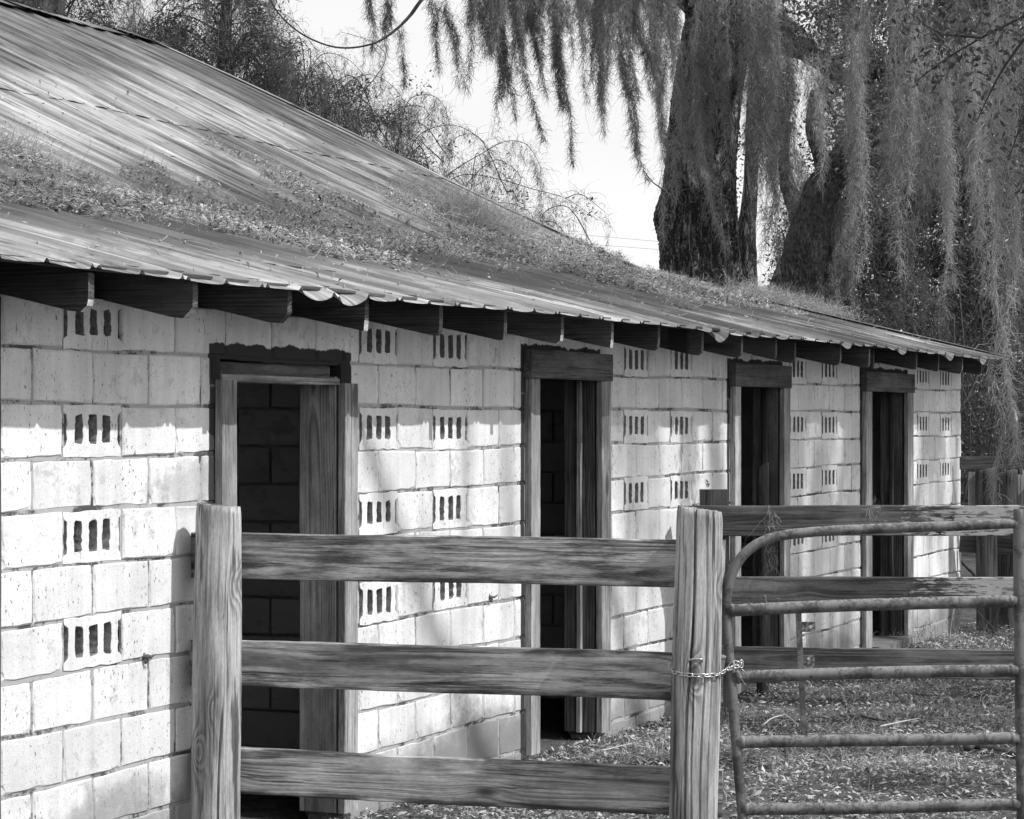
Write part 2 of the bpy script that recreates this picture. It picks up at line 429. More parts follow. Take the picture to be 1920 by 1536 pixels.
def simple(name, c, rough=.8, spec=.3, metal=0.0, var=.25, scale=14, bump=.2):
    g = G(name); n = g.noise(g.obj, scale, 4, .6)
    g.bump(n, bump, .004)
    return g.col(g.mul(c, g.smooth(n, .25, .75, 1-var, 1+var)), rough, spec, metal)
M['cell'] = simple('bare_block_cell', .23, .95, .05, 0, .4, 60, .5)
M['dark'] = simple('painted_recess_shade', .02)  # near-black painted for the shade in holes and gaps
M['concrete'] = simple('concrete', .17, .9, .1, 0, .3, 9)
M['nail'] = simple('nail_metal', .36, .6, .4, .3)
M['chain'] = simple('galvanised_chain', .62, .3, .5, .9, .15, 60, .05)
M['sunlit_tip'] = simple('sunlit_rotten_wood', .5, .9, .1, 0, .6, 40, .6)  # pale rotted rafter tips, with the sun on them put into the colour
def gate_mat():
    g = G('galvanised_tube'); n = g.noise(g.obj, 70, 5, .7); n2 = g.noise(g.obj, 9, 3); n3 = g.noise(g.vmul(g.obj, (60, 60, 6)), 1, 3)
    nz = g.sep(g.tc.outputs['Normal'])[2]
    c = g.mix(g.smooth(g.add(n, g.mul(g.sub(n2, .5), 1.5)), .36, .66), .175, .07)
    c = g.mul(c, g.smooth(n3, .3, .7, .85, 1.12))
    # paler mottling on the upper side of the tubes
    c = g.mix(g.mul(g.smooth(nz, .55, .95), g.smooth(n, .56, .44)), c, .26)
    g.bump(n, .3, .002); return g.col(c, .6, .35, .25)
M['gate'] = gate_mat()

def bark(name, c0, c1, sx=15, sz=2.3, lichen=0.0):
    g = G(name); v = g.obj; nn = g.sub(g.noise(g.vmul(v, (5, 5, 1.6)), 1, 4), .5)
    vv = g.vadd(g.vmul(v, (sx, sx, sz)), g.comb(g.mul(nn, 3.5), g.mul(nn, 3.5), 0.0))
    n = g.noise(vv, 1.0, 5, .62); rid = g.math('ABSOLUTE', g.mul(g.sub(n, .5), 2.0))
    n2 = g.noise(g.vmul(v, (40, 40, 14)), 1, 4, .6); big = g.noise(v, 1.6, 3)
    nb_ = g.noise(g.vmul(vv, (2.1, 2.1, 1.7)), 1.0, 3, .6); rid2 = g.math('ABSOLUTE', g.mul(g.sub(nb_, .5), 2.0))
    f = g.add(g.mul(g.smooth(rid, .0, .20), g.smooth(rid2, .0, .14, .35, 1.0)), g.mul(g.sub(n2, .5), .6))
    c = g.mul(g.mix(g.smooth(f, .1, 1.0), c0, c1), g.smooth(big, .3, .7, .75, 1.2))
    if lichen:
        l = g.noise(v, 14, 7, .75); c = g.mix(g.mul(g.smooth(l, .42, .62), lichen), c, .26)
    g.bump(f, .9, .05); return g.col(c, .9, .1)
M['bark'] = bark('oak_bark', .05, .34)
M['bark_lichen'] = bark('lichen_bark', .05, .2, 26, 5, .6)
M['twig'] = simple('twig_bark', .075, .9, .1, 0, .35, 30)
M['pale_twig'] = simple('bleached_stick', .46, .9, .1, 0, .2, 30)

def leafy(name, c, var, trans=.3, rough=.7, spec=.2):
    g = G(name); t = g.attr('tint')
    cc = g.mul(c, g.add(1 - var, g.mul(t, 2*var)))
    g.col(cc, rough, spec)
    tr = g.t.nodes.new('ShaderNodeBsdfTranslucent'); g.put(tr.inputs['Color'], cc)
    mx = g.t.nodes.new('ShaderNodeMixShader'); mx.inputs[0].default_value = trans
    out = g.t.nodes['Material Output']
    g.t.links.new(g.b.outputs[0], mx.inputs[1]); g.t.links.new(tr.outputs[0], mx.inputs[2])
    g.t.links.new(mx.outputs[0], out.inputs['Surface']); return g.m
M['moss'] = leafy('spanish_moss', .19, .5, .3, .9, .05)  # darker copy, the backlit look of the moss put into its colour
M['moss_sunlit'] = leafy('sunlit_spanish_moss', .38, .45, .3, .9, .05)  # lighter copy, sun on the moss put into its colour
M['leaf'] = leafy('oak_leaf', .085, .5, .3, .35, .55)
M['needle'] = leafy('fine_foliage', .075, .5, .3, .8, .1)
M['litter'] = leafy('dry_leaf', .33, .85, .15, .75, .2)
M['straw'] = leafy('dry_moss_fibre', .44, .45, .25, .9, .05)
M['grass'] = leafy('weed_blade', .13, .5, .3, .7, .2)

# ------------------------------------------------------------------ fibres, leaves, hanks
def unit(a): return a / (np.linalg.norm(a, axis=-1, keepdims=True) + 1e-9)
def fibres(P, D, L, W, nseg=3, curl=.5, grav=.25, rng=RNG):
    """ribbon curls: P (n,3) starts, D (n,3) directions, L (n,), W (n,) -> V, F(quads), per-face tint"""
    n = len(P); d = unit(D); p = P.copy(); side = unit(np.cross(d, rng.normal(size=(n, 3))))
    L = np.broadcast_to(np.asarray(L, float), (n,)); W = np.broadcast_to(np.asarray(W, float), (n,))
    rows = []
    for k in range(nseg + 1):
        ww = (W * (1 - .55 * k / nseg) * .5)[:, None]
        rows.append(np.stack([p - side * ww, p + side * ww], 1))
        p = p + d * (L / nseg)[:, None]
        d = unit(d + rng.normal(size=(n, 3)) * curl + np.array([0, 0, -grav]))
        side = unit(side - d * (side * d).sum(1, keepdims=True))
    V = np.stack(rows, 1).reshape(-1, 3)           # n,(nseg+1),2
    base = (np.arange(n) * (nseg + 1) * 2)[:, None]
    F = np.concatenate([base + np.array([[2*k, 2*k+1, 2*k+3, 2*k+2]]) for k in range(nseg)], 1).reshape(-1, 4)
    T = np.repeat(rng.uniform(0, 1, n), nseg)
    return V, F, T
def leaves(P, L, rng=RNG, asp=.42, flat=None, fold=.25):
    n = len(P); L = np.broadcast_to(np.asarray(L, float), (n,))
    d = unit(rng.normal(size=(n, 3)))
    if flat is not None: d = unit(d * np.array([1, 1, flat]))
    r = rng.normal(size=(n, 3))
    if flat is not None: r = np.array([0, 0, 1.0]) + r * .55 * max(flat, .3)
    side = unit(np.cross(d, r)); nrm = np.cross(side, d)
    l = L[:, None]; wd = l * asp * rng.uniform(.7, 1.25, (n, 1)) * .5
    b = P - d * l * .5; t = P + d * l * .5 + nrm * l * fold * rng.normal(size=(n, 1)) * .6
    m = P + nrm * l * fold * .6
    V = np.stack([b, m + side * wd - nrm*wd*.5, t, m - side * wd - nrm*wd*.5, m], 1).reshape(-1, 3)
    base = (np.arange(n) * 5)[:, None]
    F = np.concatenate([base + np.array([[0, 1, 4]]), base + np.array([[1, 2, 4]]), base + np.array([[2, 3, 4]]), base + np.array([[3, 0, 4]])], 1).reshape(-1, 3)
    return V, F, np.repeat(rng.uniform(0, 1, n), 4)
def tri2quad(F):  # triangles kept as degenerate-free quads is not possible; use separate meshes instead
    return F
class Bag:
    def __init__(s): s.V = []; s.F = []; s.T = []; s.n = 0
    def put(s, V, F, T):
        s.V.append(V); s.F.append(F + s.n); s.T.append(T); s.n += len(V)
    def mesh(s, name, mat):
        return mesh(name, np.concatenate(s.V), np.concatenate(s.F), mat, False, np.concatenate(s.T))
def hank_vf(path, width, dens=900, fw=.006, fl=(.05, .13), taper=1.0, rng=RNG, strands=None, ragged=.35):
    """Spanish moss hank: path of the centre line (top to bottom), width at the top; a tangle of wandering strands"""
    P = smooth_path(path, 6); seg = np.r_[0, np.cumsum(np.linalg.norm(np.diff(P, axis=0), axis=1))]; LEN = seg[-1]
    ns = strands or max(3, int(width / .026)); bag = Bag()
    tot = int(dens * (LEN * width + .03*LEN) * .62); per = max(10, int(tot / ns))
    for k in range(ns):
        u = rng.uniform(-1, 1); off = np.array([u * width * .5, rng.normal() * width * .25, 0])
        t1 = 1.0 if k == 0 else np.clip(rng.beta(2.0, 1.6) * (1.08 - .4 * abs(u)) + .12 - .25*ragged, .15, 1)
        t0 = 0 if rng.uniform() < .55 else rng.uniform(0, .55) * t1
        m = max(8, int(per * (t1 - t0) * 1.7)); t = t0 + rng.uniform(0, 1, m) ** .85 * (t1 - t0); s = t * LEN
        c = np.column_stack([np.interp(s, seg, P[:, i]) for i in range(3)])
        conv = (1 - taper * (t ** 1.2) * .82)[:, None]
        f1, f2, p1, p2 = rng.uniform(2, 9, 2).tolist() + rng.uniform(0, 6, 2).tolist()
        wob = np.column_stack([np.sin(s * f1 + p1), np.sin(s * f2 + p2), np.zeros(m)]) * rng.uniform(.008, .035)
        q = (t - t0) / (t1 - t0 + 1e-6)
        clump = .006 + .020 * np.clip(np.sin(q * rng.uniform(6, 14) + p1) * .6 + .6, .1, 1.2) * (1 - .75 * q)
        p = c + off * conv + wob + rng.normal(size=(m, 3)) * clump[:, None]
        D = rng.normal(size=(m, 3)) * .65 + np.array([0, 0, -.8])
        V, F, T = fibres(p, D, rng.uniform(fl[0], fl[1] * 1.35, m), fw * rng.uniform(.5, 1.2, m), 4, .5, .38, rng)
        bag.put(V, F, np.clip(T * .65 + .5 * rng.uniform() - .05, 0, 1))
        n2 = max(1, m // 35); tt = rng.uniform(t0, t1, n2); s2 = tt * LEN
        c2 = np.column_stack([np.interp(s2, seg, P[:, i]) for i in range(3)]) + off * (1 - taper * tt[:, None] * .8)
        V, F, T = fibres(c2 + rng.normal(size=(n2, 3)) * .02, np.tile([0, 0, -1.0], (n2, 1)) + rng.normal(size=(n2, 3)) * .2, rng.uniform(.15, .4, n2), fw * .55, 6, .28, .22, rng)
        bag.put(V, F, T)
    return bag
def moved(bag, S, t, rot=0.0):
    V = np.concatenate(bag.V) * np.asarray(S)
    c, s_ = math.cos(rot), math.sin(rot)
    V = np.column_stack([V[:, 0]*c - V[:, 1]*s_, V[:, 0]*s_ + V[:, 1]*c, V[:, 2]]) + np.asarray(t)
    return V, np.concatenate(bag.F), np.concatenate(bag.T)

# ================================================================== GROUND
def ground_h(x, y):
    h = .035*np.sin(x*1.3+y*.7) + .03*np.sin(y*1.1-x*.5+1) + .015*np.sin(x*3.1+y*2.3)
    near = np.clip((x - .1) / .8, 0, 1)
    h = h * near - .03*(1-near) - np.clip((y-16)/8, 0, 1) * .06
    return h - .02
gx = np.r_[-900, -300, -100, -50, -30, -20, -14, np.arange(-10, 12, .35), 14, 20, 35, 60, 120, 300, 900]
gy = np.r_[-900, -300, -100, -40, -15, -5, 0, np.arange(4, 40, .35), 44, 50, 60, 90, 150, 400, 900]
X_, Y_ = np.meshgrid(gx, gy, indexing='ij'); nx, ny = X_.shape
Vg = np.column_stack([X_.ravel(), Y_.ravel(), ground_h(X_, Y_).ravel()])
ii, jj = np.meshgrid(np.arange(nx-1), np.arange(ny-1), indexing='ij'); a0 = (ii*ny + jj).ravel()
Fg = np.column_stack([a0, a0+ny, a0+ny+1, a0+1])
g = G('soil'); n = g.noise(g.obj, 7, 6, .7); n2 = g.noise(g.obj, 45, 4, .65)
g.bump(g.add(n, n2), .6, .03); g.col(g.mul(g.smooth(n, .3, .7, .055, .13), g.smooth(n2, .3, .7, .7, 1.3)), .95, .05)
M['soil'] = g.m
o = link('ground', mesh('ground', Vg, Fg, M['soil'], True)); tag(o, None, None, kind='structure')

# ================================================================== STABLE
YE = 22.517
stable = thing('stable', 'long white painted block stable with rafters under a rusty leaf strewn metal roof', 'stable', (0, 14, 0))
P_ = 0.406; RH = 0.203; ZA = 2.062
BAY = [8.029, 10.489, 13.959, 17.278, 20.934]
# masonry edges of bays between door openings (centres of the casings)
EDGE = [(7.57, 9.21), (10.33, 12.50), (13.57, 15.98), (17.09, 19.25), (20.56, YE)]
VENT = {0: [0], 1: [0, 2], 2: [0, 2], 3: [0, 2], 4: [0, 2]}
NR = 12
rz = lambda r: ZA + RH - RH*r
def wave(y, r): return .005*math.sin(y*1.7 + r*2.1) + .003*math.sin(y*4.3 + r*5.7)

def block_front(mb, y0, y1, z0, z1, rng, chip=.4, X0=-.19, xf=None, dirx=True):
    """one block: irregular worn front edge"""
    d = rng.normal()*.0016 if xf is None else xf
    n = 5; pts = []
    cy, cz = (y0+y1)/2, (z0+z1)/2
    zb0 = lambda y: z0 + wave(y, round((ZA-z0)/RH)); zt = lambda y: z1 + wave(y, round((ZA-z1)/RH))
    for i in range(n): y = y0+(y1-y0)*i/n; pts.append((y, zb0(y)))
    for i in range(n): pts.append((y1, zb0(y1)+(zt(y1)-zb0(y1))*i/n))
    for i in range(n): y = y1-(y1-y0)*i/n; pts.append((y, zt(y)))
    for i in range(n): pts.append((y0, zt(y0)-(zt(y0)-zb0(y0))*i/n))
    pts = np.array(pts); k = len(pts)
    outer = pts + rng.normal(size=(k, 2))*.0012
    ins = np.full(k, .0045) + np.abs(rng.normal(size=k))*.0024 + (rng.uniform(size=k) < .05)*rng.uniform(.003, .010, k)
    for c in (0, n, 2*n, 3*n):
        if rng.uniform() < chip: ins[c] += rng.uniform(.008, .022)
        else: ins[c] += .004
    dv = np.array([cy, cz]) - pts; dv /= np.abs(dv).max(axis=1, keepdims=True)
    inner = outer + dv*ins[:, None]
    V = np.concatenate([np.column_stack([np.full(k, X0), pts]), np.column_stack([np.full(k, d-.007), outer]), np.column_stack([np.full(k, d), inner])])
    F = []
    for i in range(k):
        j = (i+1) % k
        F.append((i, j, k+j, k+i)); F.append((k+i, k+j, 2*k+j, 2*k+i))
    F.append(tuple(2*k+i for i in range(k)))
    mb.add(V, F, rng.uniform())

rb = np.random.default_rng(5)
wall = MB(); mort = MB(); vent_spots = []
GAP = .0062
def add_row(b, r, lo, hi):
    base = BAY[b] + (0 if r % 2 == 0 else P_/2)
    z1, z0 = rz(r) , rz(r+1)
    if r == 0: z1 = 2.262
    k0 = math.floor((lo-base)/P_); y = base + k0*P_
    i = k0
    while y < hi - .01:
        a, c = max(y, lo), min(y+P_, hi)
        if c - a > .02:
            isv = (r in (0, 2, 4, 6) and i in VENT[b] and c-a > .3)
            if isv: vent_spots.append((y, z0, r, b))
            else: block_front(wall, a+GAP, c-GAP, z0+GAP, z1-GAP, rb)
            if a > lo + .01:
                mort.box((-.18, a-.0085, z0+.004), (-.0050-.002*rb.uniform(), a+.0085, z1-.004))
        y += P_; i += 1
    return
for b, (lo, hi) in enumerate(EDGE):
    for r in range(0, NR):
        lo_, hi_ = lo, hi
        if r == 0:      # course above the door heads runs through
            lo_ = lo if b == 0 else lo
            hi_ = EDGE[b+1][0]-.001 if b < 4 else hi
        add_row(b, r, lo_, hi_)
        for s in np.arange(lo_, hi_, .2):
            zl = rz(r+1) + wave(s+.1, r+1-1)
            e = min(s+.2, hi_)
            mort.box((-.175, s, zl-.0098), (-.0042-.002*rb.uniform(), e, zl+.0098))
link('wall', wall.mesh('wall', M['block'], tint=True), stable, (0, 0, 0))
link('mortar', mort.mesh('mortar', M['mortar']), stable, (0, 0, 0))

def vent_mesh(rng, k):
    W_, H_ = P_-.008, RH-.009
    cu = bpy.data.curves.new('vent', 'CURVE'); cu.dimensions = '2D'; cu.fill_mode = 'BOTH'
    cu.extrude = .09; cu.bevel_depth = .0022; cu.bevel_resolution = 1
    def poly(pts, j=.0012):
        s = cu.splines.new('POLY'); s.points.add(len(pts)-1)
        for p, q in zip(s.points, pts): p.co = (q[0]+rng.normal()*j, q[1]+rng.normal()*j, 0, 1)
        s.use_cyclic_u = True
    nL, nR = rng.uniform(.016, .03), rng.uniform(.012, .032)
    z0, z1 = .045+rng.uniform(-.006, .004), .157+rng.uniform(-.003, .006)
    def edge(a, b_, n): return [(a[0]+(b_[0]-a[0])*i/n, a[1]+(b_[1]-a[1])*i/n) for i in range(n)]
    o_ = edge((0, 0), (W_, 0), 8) + [(W_, 0), (W_, z0-.015)] + edge((W_-nR, z0), (W_-nR, z1), 6) + [(W_-nR*.9, z1), (W_, z1+.012), (W_, H_)] + \
        edge((W_-.01, H_), (.01, H_), 8) + [(0, H_), (0, z1+.012)] + edge((nL, z1), (nL, z0), 6) + [(nL*.9, z0), (0, z0-.015)]
    poly(o_, .0024)
    for cx in (.104, .203, .298):
        cx += rng.normal()*.002; h = .030+rng.uniform(-.002, .002); c = .011
        pts = [(cx-h+c, z0), (cx+h-c, z0), (cx+h-.003, z0+.004), (cx+h, z0+c)] + edge((cx+h, z0+.03), (cx+h, z1-.025), 4) + \
              [(cx+h, z1-c), (cx+h-.004, z1-.003), (cx+h-c, z1), (cx-h+c, z1), (cx-h+.003, z1-.004), (cx-h, z1-c)] + edge((cx-h, z1-.03), (cx-h, z0+.03), 4) + [(cx-h, z0+c), (cx-h+.004, z0+.003)]
        poly(pts, .0028)
    ob = bpy.data.objects.new('tmp_vent', cu); COL.objects.link(ob)
    bpy.context.view_layer.update()
    me = bpy.data.meshes.new_from_object(ob.evaluated_get(bpy.context.evaluated_depsgraph_get()))
    bpy.data.objects.remove(ob); me.name = 'vent_block'; me.materials.clear(); me.materials.append(M['block']); me.materials.append(M['cell'])
    for p in me.polygons:
        if abs(p.normal.z) < .3: p.material_index = 1
    a = me.attributes.new('tint', 'FLOAT', 'FACE'); a.data.foreach_set('value', np.full(len(me.polygons), .6, dtype=np.float32))
    return me
vm = [vent_mesh(np.random.default_rng(40+k), k) for k in range(7)]
# baked into wall coordinates so that the paint and dirt run through
for i, (y, z0, r, b) in enumerate(vent_spots):
    me = vm[(i*3 + r) % 7].copy()
    MM = Matrix(((0, 0, 1, -.0935 + rb.normal()*.0015), (1, 0, 0, y+.004), (0, 1, 0, z0+.0045+wave(y+.2, r)), (0, 0, 0, 1)))
    me.transform(MM)
    link('vent_block', me, stable, (0, 0, 0))

# interior: back wall, partitions, end walls (unpainted block), wooden stall posts
def plain_wall(x0, x1, y, ztop=2.5, th=.15):
    """partition facing -Y at y, from x0 to x1"""
    ins = MB()
    for r in range(12):
        off = 0 if r % 2 else P_/2
        z1_, z0_ = ZA + RH - RH*r, ZA - RH*r
        x = x0 - off
        while x < x1:
            a, c = max(x, x0), min(x+P_, x1)
            if c-a > .02: ins.box((a+.009, y, z0_+.009), (c-.009, y+th, z1_-.009), rb.uniform())
            x += P_
    ins.box((x0, y+.06, -.1), (x1, y+th-.01, 2.35))
    link('partition_wall', ins.mesh('partition_wall', M['block_in'], tint=True), stable, (0, 0, 0))
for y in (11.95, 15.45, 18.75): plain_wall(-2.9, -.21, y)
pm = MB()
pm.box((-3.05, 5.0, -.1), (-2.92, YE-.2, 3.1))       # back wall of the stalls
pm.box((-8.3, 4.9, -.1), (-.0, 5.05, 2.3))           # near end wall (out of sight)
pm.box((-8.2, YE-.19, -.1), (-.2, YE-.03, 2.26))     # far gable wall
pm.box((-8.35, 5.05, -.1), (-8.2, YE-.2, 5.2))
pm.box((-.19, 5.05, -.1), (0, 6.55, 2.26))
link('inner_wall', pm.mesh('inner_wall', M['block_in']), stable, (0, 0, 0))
# gable triangle closing the far end
gm = MB(); ys = (YE-.16, YE-.04)
prof = [(-8.2, 2.2), (-.2, 2.2), (-.2, 2.43), (-2.95, 3.10), (-8.2, 5.48)]
V = [(x, ys[0], z) for x, z in prof] + [(x, ys[1], z) for x, z in prof]; k = len(prof)
gm.add(V, [tuple(range(k)), tuple(range(2*k-1, k-1, -1))] + [(i, i+k, (i+1) % k + k, (i+1) % k) for i in range(k)])
link('gable', gm.mesh('gable', M['inner']), stable, (0, 0, 0))

# --- doorways
CAS = [((9.15, 9.27), (10.266, 10.396)), ((12.45, 12.57), (13.497, 13.64)), ((15.92, 16.04), (17.02, 17.16)), ((19.17, 19.34), (20.47, 20.65))]
def vboard(name, y0, y1, x0, x1, z0, z1, mat, parent, **kw):
    """upright board filling the box (x0..x1, y0..y1, z0..z1)"""
    if (y1-y0) >= (x1-x0):
        return board(name, ((x0+x1)/2, (y0+y1)/2, z0), ((x0+x1)/2, (y0+y1)/2, z1), y1-y0, x1-x0, mat, parent, up=(0, 1, 0), **kw)
    return board(name, ((x0+x1)/2, (y0+y1)/2, z0), ((x0+x1)/2, (y0+y1)/2, z1), x1-x0, y1-y0, mat, parent, up=(1, 0, 0), **kw)
def hboard(name, y0, y1, x0, x1, z0, z1, mat, parent, **kw):
    return board(name, ((x0+x1)/2, y0, (z0+z1)/2), ((x0+x1)/2, y1, (z0+z1)/2), z1-z0, x1-x0, mat, parent, up=(0, 0, 1), **kw)
for k, ((a0_, a1_), (b0_, b1_)) in enumerate(CAS):
    zt = 1.966 if k == 0 else 2.02
    vboard('casing', a0_, a1_, .001, .042, -.02 if k != 1 else .0, zt, M['casing'], stable)
    vboard('casing', b0_, b1_, .001, .040, .0, zt, M['casing'], stable)
    # reveal boards lining the opening on its far side, and the near side behind the casing
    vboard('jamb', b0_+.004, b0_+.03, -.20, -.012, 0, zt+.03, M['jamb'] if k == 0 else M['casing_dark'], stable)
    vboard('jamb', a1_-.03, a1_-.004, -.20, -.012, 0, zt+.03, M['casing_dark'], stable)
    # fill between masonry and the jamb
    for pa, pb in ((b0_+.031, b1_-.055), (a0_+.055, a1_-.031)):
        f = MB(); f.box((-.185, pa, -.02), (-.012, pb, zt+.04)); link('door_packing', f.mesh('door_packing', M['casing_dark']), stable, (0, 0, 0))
    if k > 0:
        hboard('lintel', a0_-.02, b1_, .001, .050, 2.022, 2.178, M['casing_dark'], stable)
        hboard('lintel', a1_-.02, b0_+.02, -.19, -.02, 2.03, 2.07, M['casing_dark'], stable)
        vboard('door_stop', b0_-.022, b0_+.003, -.115, -.085, 0, 2.02, M['jamb'] if k == 1 else M['inner'], stable)
    else:
        hboard('lintel', a0_+.035, b0_-.01, -.10, -.035, 1.985, 2.046, M['casing_dark'], stable)
        hboard('ledge', a0_+.045, b0_-.002, -.10, .012, 1.958, 1.99, M['weather'], stable)
        vboard('casing', a0_-.03, a0_+.04, -.10, .006, 1.967, 2.055, M['dark'], stable)  # solid end fillers, the shade of the gap painted near-black
        vboard('casing', b0_+.02, b1_-.01, -.10, .006, 1.967, 2.055, M['dark'], stable)
vboard('casing', 7.46, 7.585, .001, .030, -.02, 2.24, M['casing_dark'], stable)
# stall gear seen in the dark of the doorways
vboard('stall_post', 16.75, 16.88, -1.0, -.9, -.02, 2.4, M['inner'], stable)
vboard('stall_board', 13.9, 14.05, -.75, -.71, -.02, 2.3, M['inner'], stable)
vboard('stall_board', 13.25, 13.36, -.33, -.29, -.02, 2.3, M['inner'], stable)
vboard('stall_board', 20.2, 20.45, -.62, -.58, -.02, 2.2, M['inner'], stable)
for k, (y0, y1) in enumerate(((19.4, 20.45),)):
    mb = MB(); mb.box((-.6, y0, -.14), (.03+.05*(k == 0), y1, .006+.002*k))
    link('door_sill', mb.mesh('door_sill', M['concrete']), stable, (0, 0, 0))

# --- eaves
PITCH = .243
RAFT_PX = [175, 372, 548, 695, 830, 950, 1058, 1152, 1238, 1320, 1391, 1458, 1520, 1577, 1631, 1676, 1720, 1762, 1806]
RY = [onX(x, 600, .40)[1] for x in RAFT_PX]
RY = [RY[0]-.745*k for k in (3, 2, 1)] + RY + [RY[-1]+.72, YE-.03]
SL = .215
for i, y in enumerate(RY):
    y = y - .019
    xe = .40 + rb.normal()*.004; zb = 2.182 + rb.normal()*.004; hh = .145
    if i in (15, 18): xe -= .10 + .05*(i == 18)
    # side outline of the tail: plumb cut, lower tip rotted back irregularly
    rot = rb.uniform(.004, .022) * (1 if i not in (3, 4, 5, 8) else 1.5)
    pr = [(-3.0, zb+SL*(xe+3.0)), (-.3, zb+SL*(xe+.3)), (xe-.03-rot*2, zb+SL*.05), (xe-.012-rot, zb+.006), (xe-.006, zb+rot*1.3), (xe-.001, zb+.05), (xe, zb+.09), (xe, zb+hh), (-.3, zb+hh+SL*(xe+.3)), (-3.0, zb+hh+SL*(xe+3.0))]
    n = len(pr); th = .019; mb = MB()
    V = [(x, y-th, z) for x, z in pr] + [(x, y+th, z) for x, z in pr]
    mb.add(V, [tuple(range(n)), tuple(range(2*n-1, n-1, -1))] + [(q, q+n, (q+1) % n+n, (q+1) % n) for q in range(n)])
    me = mb.mesh('rafter', M['rafter']); me.materials.append(M['sunlit_tip']); me.materials.append(M['casing_dark'])
    for p in me.polygons:
        c = p.center
        if abs(p.normal.y) < .5 and c.x > xe-.06 and c.z < zb+.035 + .02*rb.normal() and i in (2, 3, 4, 5, 6, 8, 9, 10): p.material_index = 1
        elif abs(p.normal.y) < .5 and c.x > xe-.05: p.material_index = 2
    ro = link('rafter', me, stable, (0, y, zb))
    me.transform(Matrix.Translation((0, -y, -zb)))
rows = MB()
ys_ = [5.1] + [y for y in RY] + [YE]
for a_, b_ in zip(ys_[:-1], ys_[1:]):
    if b_-a_ > .1: rows.box((-.16, a_+.004, 2.266), (-.10+rb.uniform(0, .03), b_-.042, 2.42))
link('wall_plate', rows.mesh('wall_plate', M['rafter']), stable, (0, 0, 0))
hboard('eave_batten', 5.1, YE-.02, .345, .395, 2.335, 2.353, M['rafter'], stable, bow=0)
dk = MB()    # roof boarding under the metal
for k, xx in enumerate(np.arange(.20, -2.8, -.60)):
    zc = 2.33 + PITCH*(.45-xx); dk.box((xx-.07, 5.1, zc-.035), (xx+.07, YE-.02, zc-.016))
link('roof_batten', dk.mesh('roof_batten', M['rafter']), stable, (0, 0, 0))

# --- metal roof, five V crimps to a sheet
CR = .305; Y0R = onX(180, 497, .45)[1]
rr_ = np.random.default_rng(21)
NCELL = 80
drp = np.abs(rr_.normal(size=NCELL))**1.5*.006 + .001; skew = rr_.uniform(.3, .7, NCELL); ext = rr_.uniform(0, .012, NCELL)
def cell(y): return np.floor((y-Y0R)/CR).astype(int) + 20
for px, d_, e_ in ((590, .038, .03), (655, .048, .04), (1345, .06, .03), (1590, .035, .02), (1690, .04, .03), (1780, .05, .03), (1840, .05, .03)):
    c = cell(np.array([onX(px, 540, .45)[1]]))[0]; drp[c] = d_; ext[c] = e_
def crimp(y):
    u = (y-Y0R)/CR; k = np.round(u); dist = np.abs(u-k)*CR; even = (np.mod(k, 2) == 0)
    one = np.clip(1-dist/.017, 0, 1)*.021
    two = np.clip(1-np.abs(dist-.022)/.015, 0, 1)*.021
    return np.where(even, two, one)
def roof_sheet(name, X_list, zf, ylo, yhi, eave=False, lap=None, lift=0.0):
    ys = np.arange(ylo, yhi, .0125); ys[-1] = yhi
    rows = []; c = cell(ys); u = (ys-Y0R)/CR - np.floor((ys-Y0R)/CR)
    sh = np.clip(np.sin(np.pi*np.clip(u**(np.log(.5)/np.log(skew[c])), 0, 1)), 0, 1)**.8
    for x in X_list:
        z = zf(x) + crimp(ys) - .004*np.sin(np.pi*u)**2*0
        xx = np.full(len(ys), x)
        if eave:
            d = .45 - x; k = math.exp(-d/.05)
            z = z - drp[c]*sh*k; xx = xx + (ext[c]*sh*k)*.6 - (drp[c]*sh*k)*.25
        if lift:
            d = X_list[0]-x; k = math.exp(-d/.07)
            z = z + lift*k*(.25 + np.clip(np.sin(ys*9.3+np.sin(ys*3.1)*2), 0, 1)*1.6)*sh
        z = z + .006*np.sin(ys*1.1+x*2)+.004*np.sin(ys*2.9-x)
        rows.append(np.column_stack([xx, ys, z]))
    V = np.concatenate(rows); m = len(ys); n = len(X_list)
    i, j = np.meshgrid(np.arange(n-1), np.arange(m-1), indexing='ij'); a = (i*m+j).ravel()
    F = np.column_stack([a, a+1, a+m+1, a+m])
    me = mesh(name, V, F, M['roof'], False)
    o = link(name, me, stable, (0, 0, 0))
    s = o.modifiers.new('thick', 'SOLIDIFY'); s.thickness = .0012; s.offset = -1
    return o
XB, ZB = -2.95, 2.33 + PITCH*3.4
low = lambda x: 2.33 + PITCH*(.45-x)
upf = lambda x: ZB + .46*(XB-x) + (.02*math.sin((x+2.95)*1.1))
XL = [.45, .44, .425, .40, .37, .33, .27, .19, .08, -.1, -.5, -1, -1.5, -2, -2.5, -2.97]
roof_low = roof_sheet('lower_roof', XL, low, 5.05, YE+.02, eave=True)
roof_sheet('upper_roof', [-2.90, -2.98, -3.1, -3.5, -4, -4.5, -5.0, -5.25], lambda x: upf(x)+.008, 5.05, YE+.02)
roof_sheet('upper_roof', [-5.12, -5.14, -5.17, -5.22, -5.3, -5.6, -6, -6.6, -7.2, -7.8, -8.42], lambda x: upf(x)+.014, 5.05, YE+.02, lift=.004)
XR, ZR = -8.42, upf(-8.42)
roof_sheet('back_roof', [XR-6, XR-3, XR-1, XR-.0], lambda x: ZR - .46*(XR-x)+.01, 5.05, YE+.02)
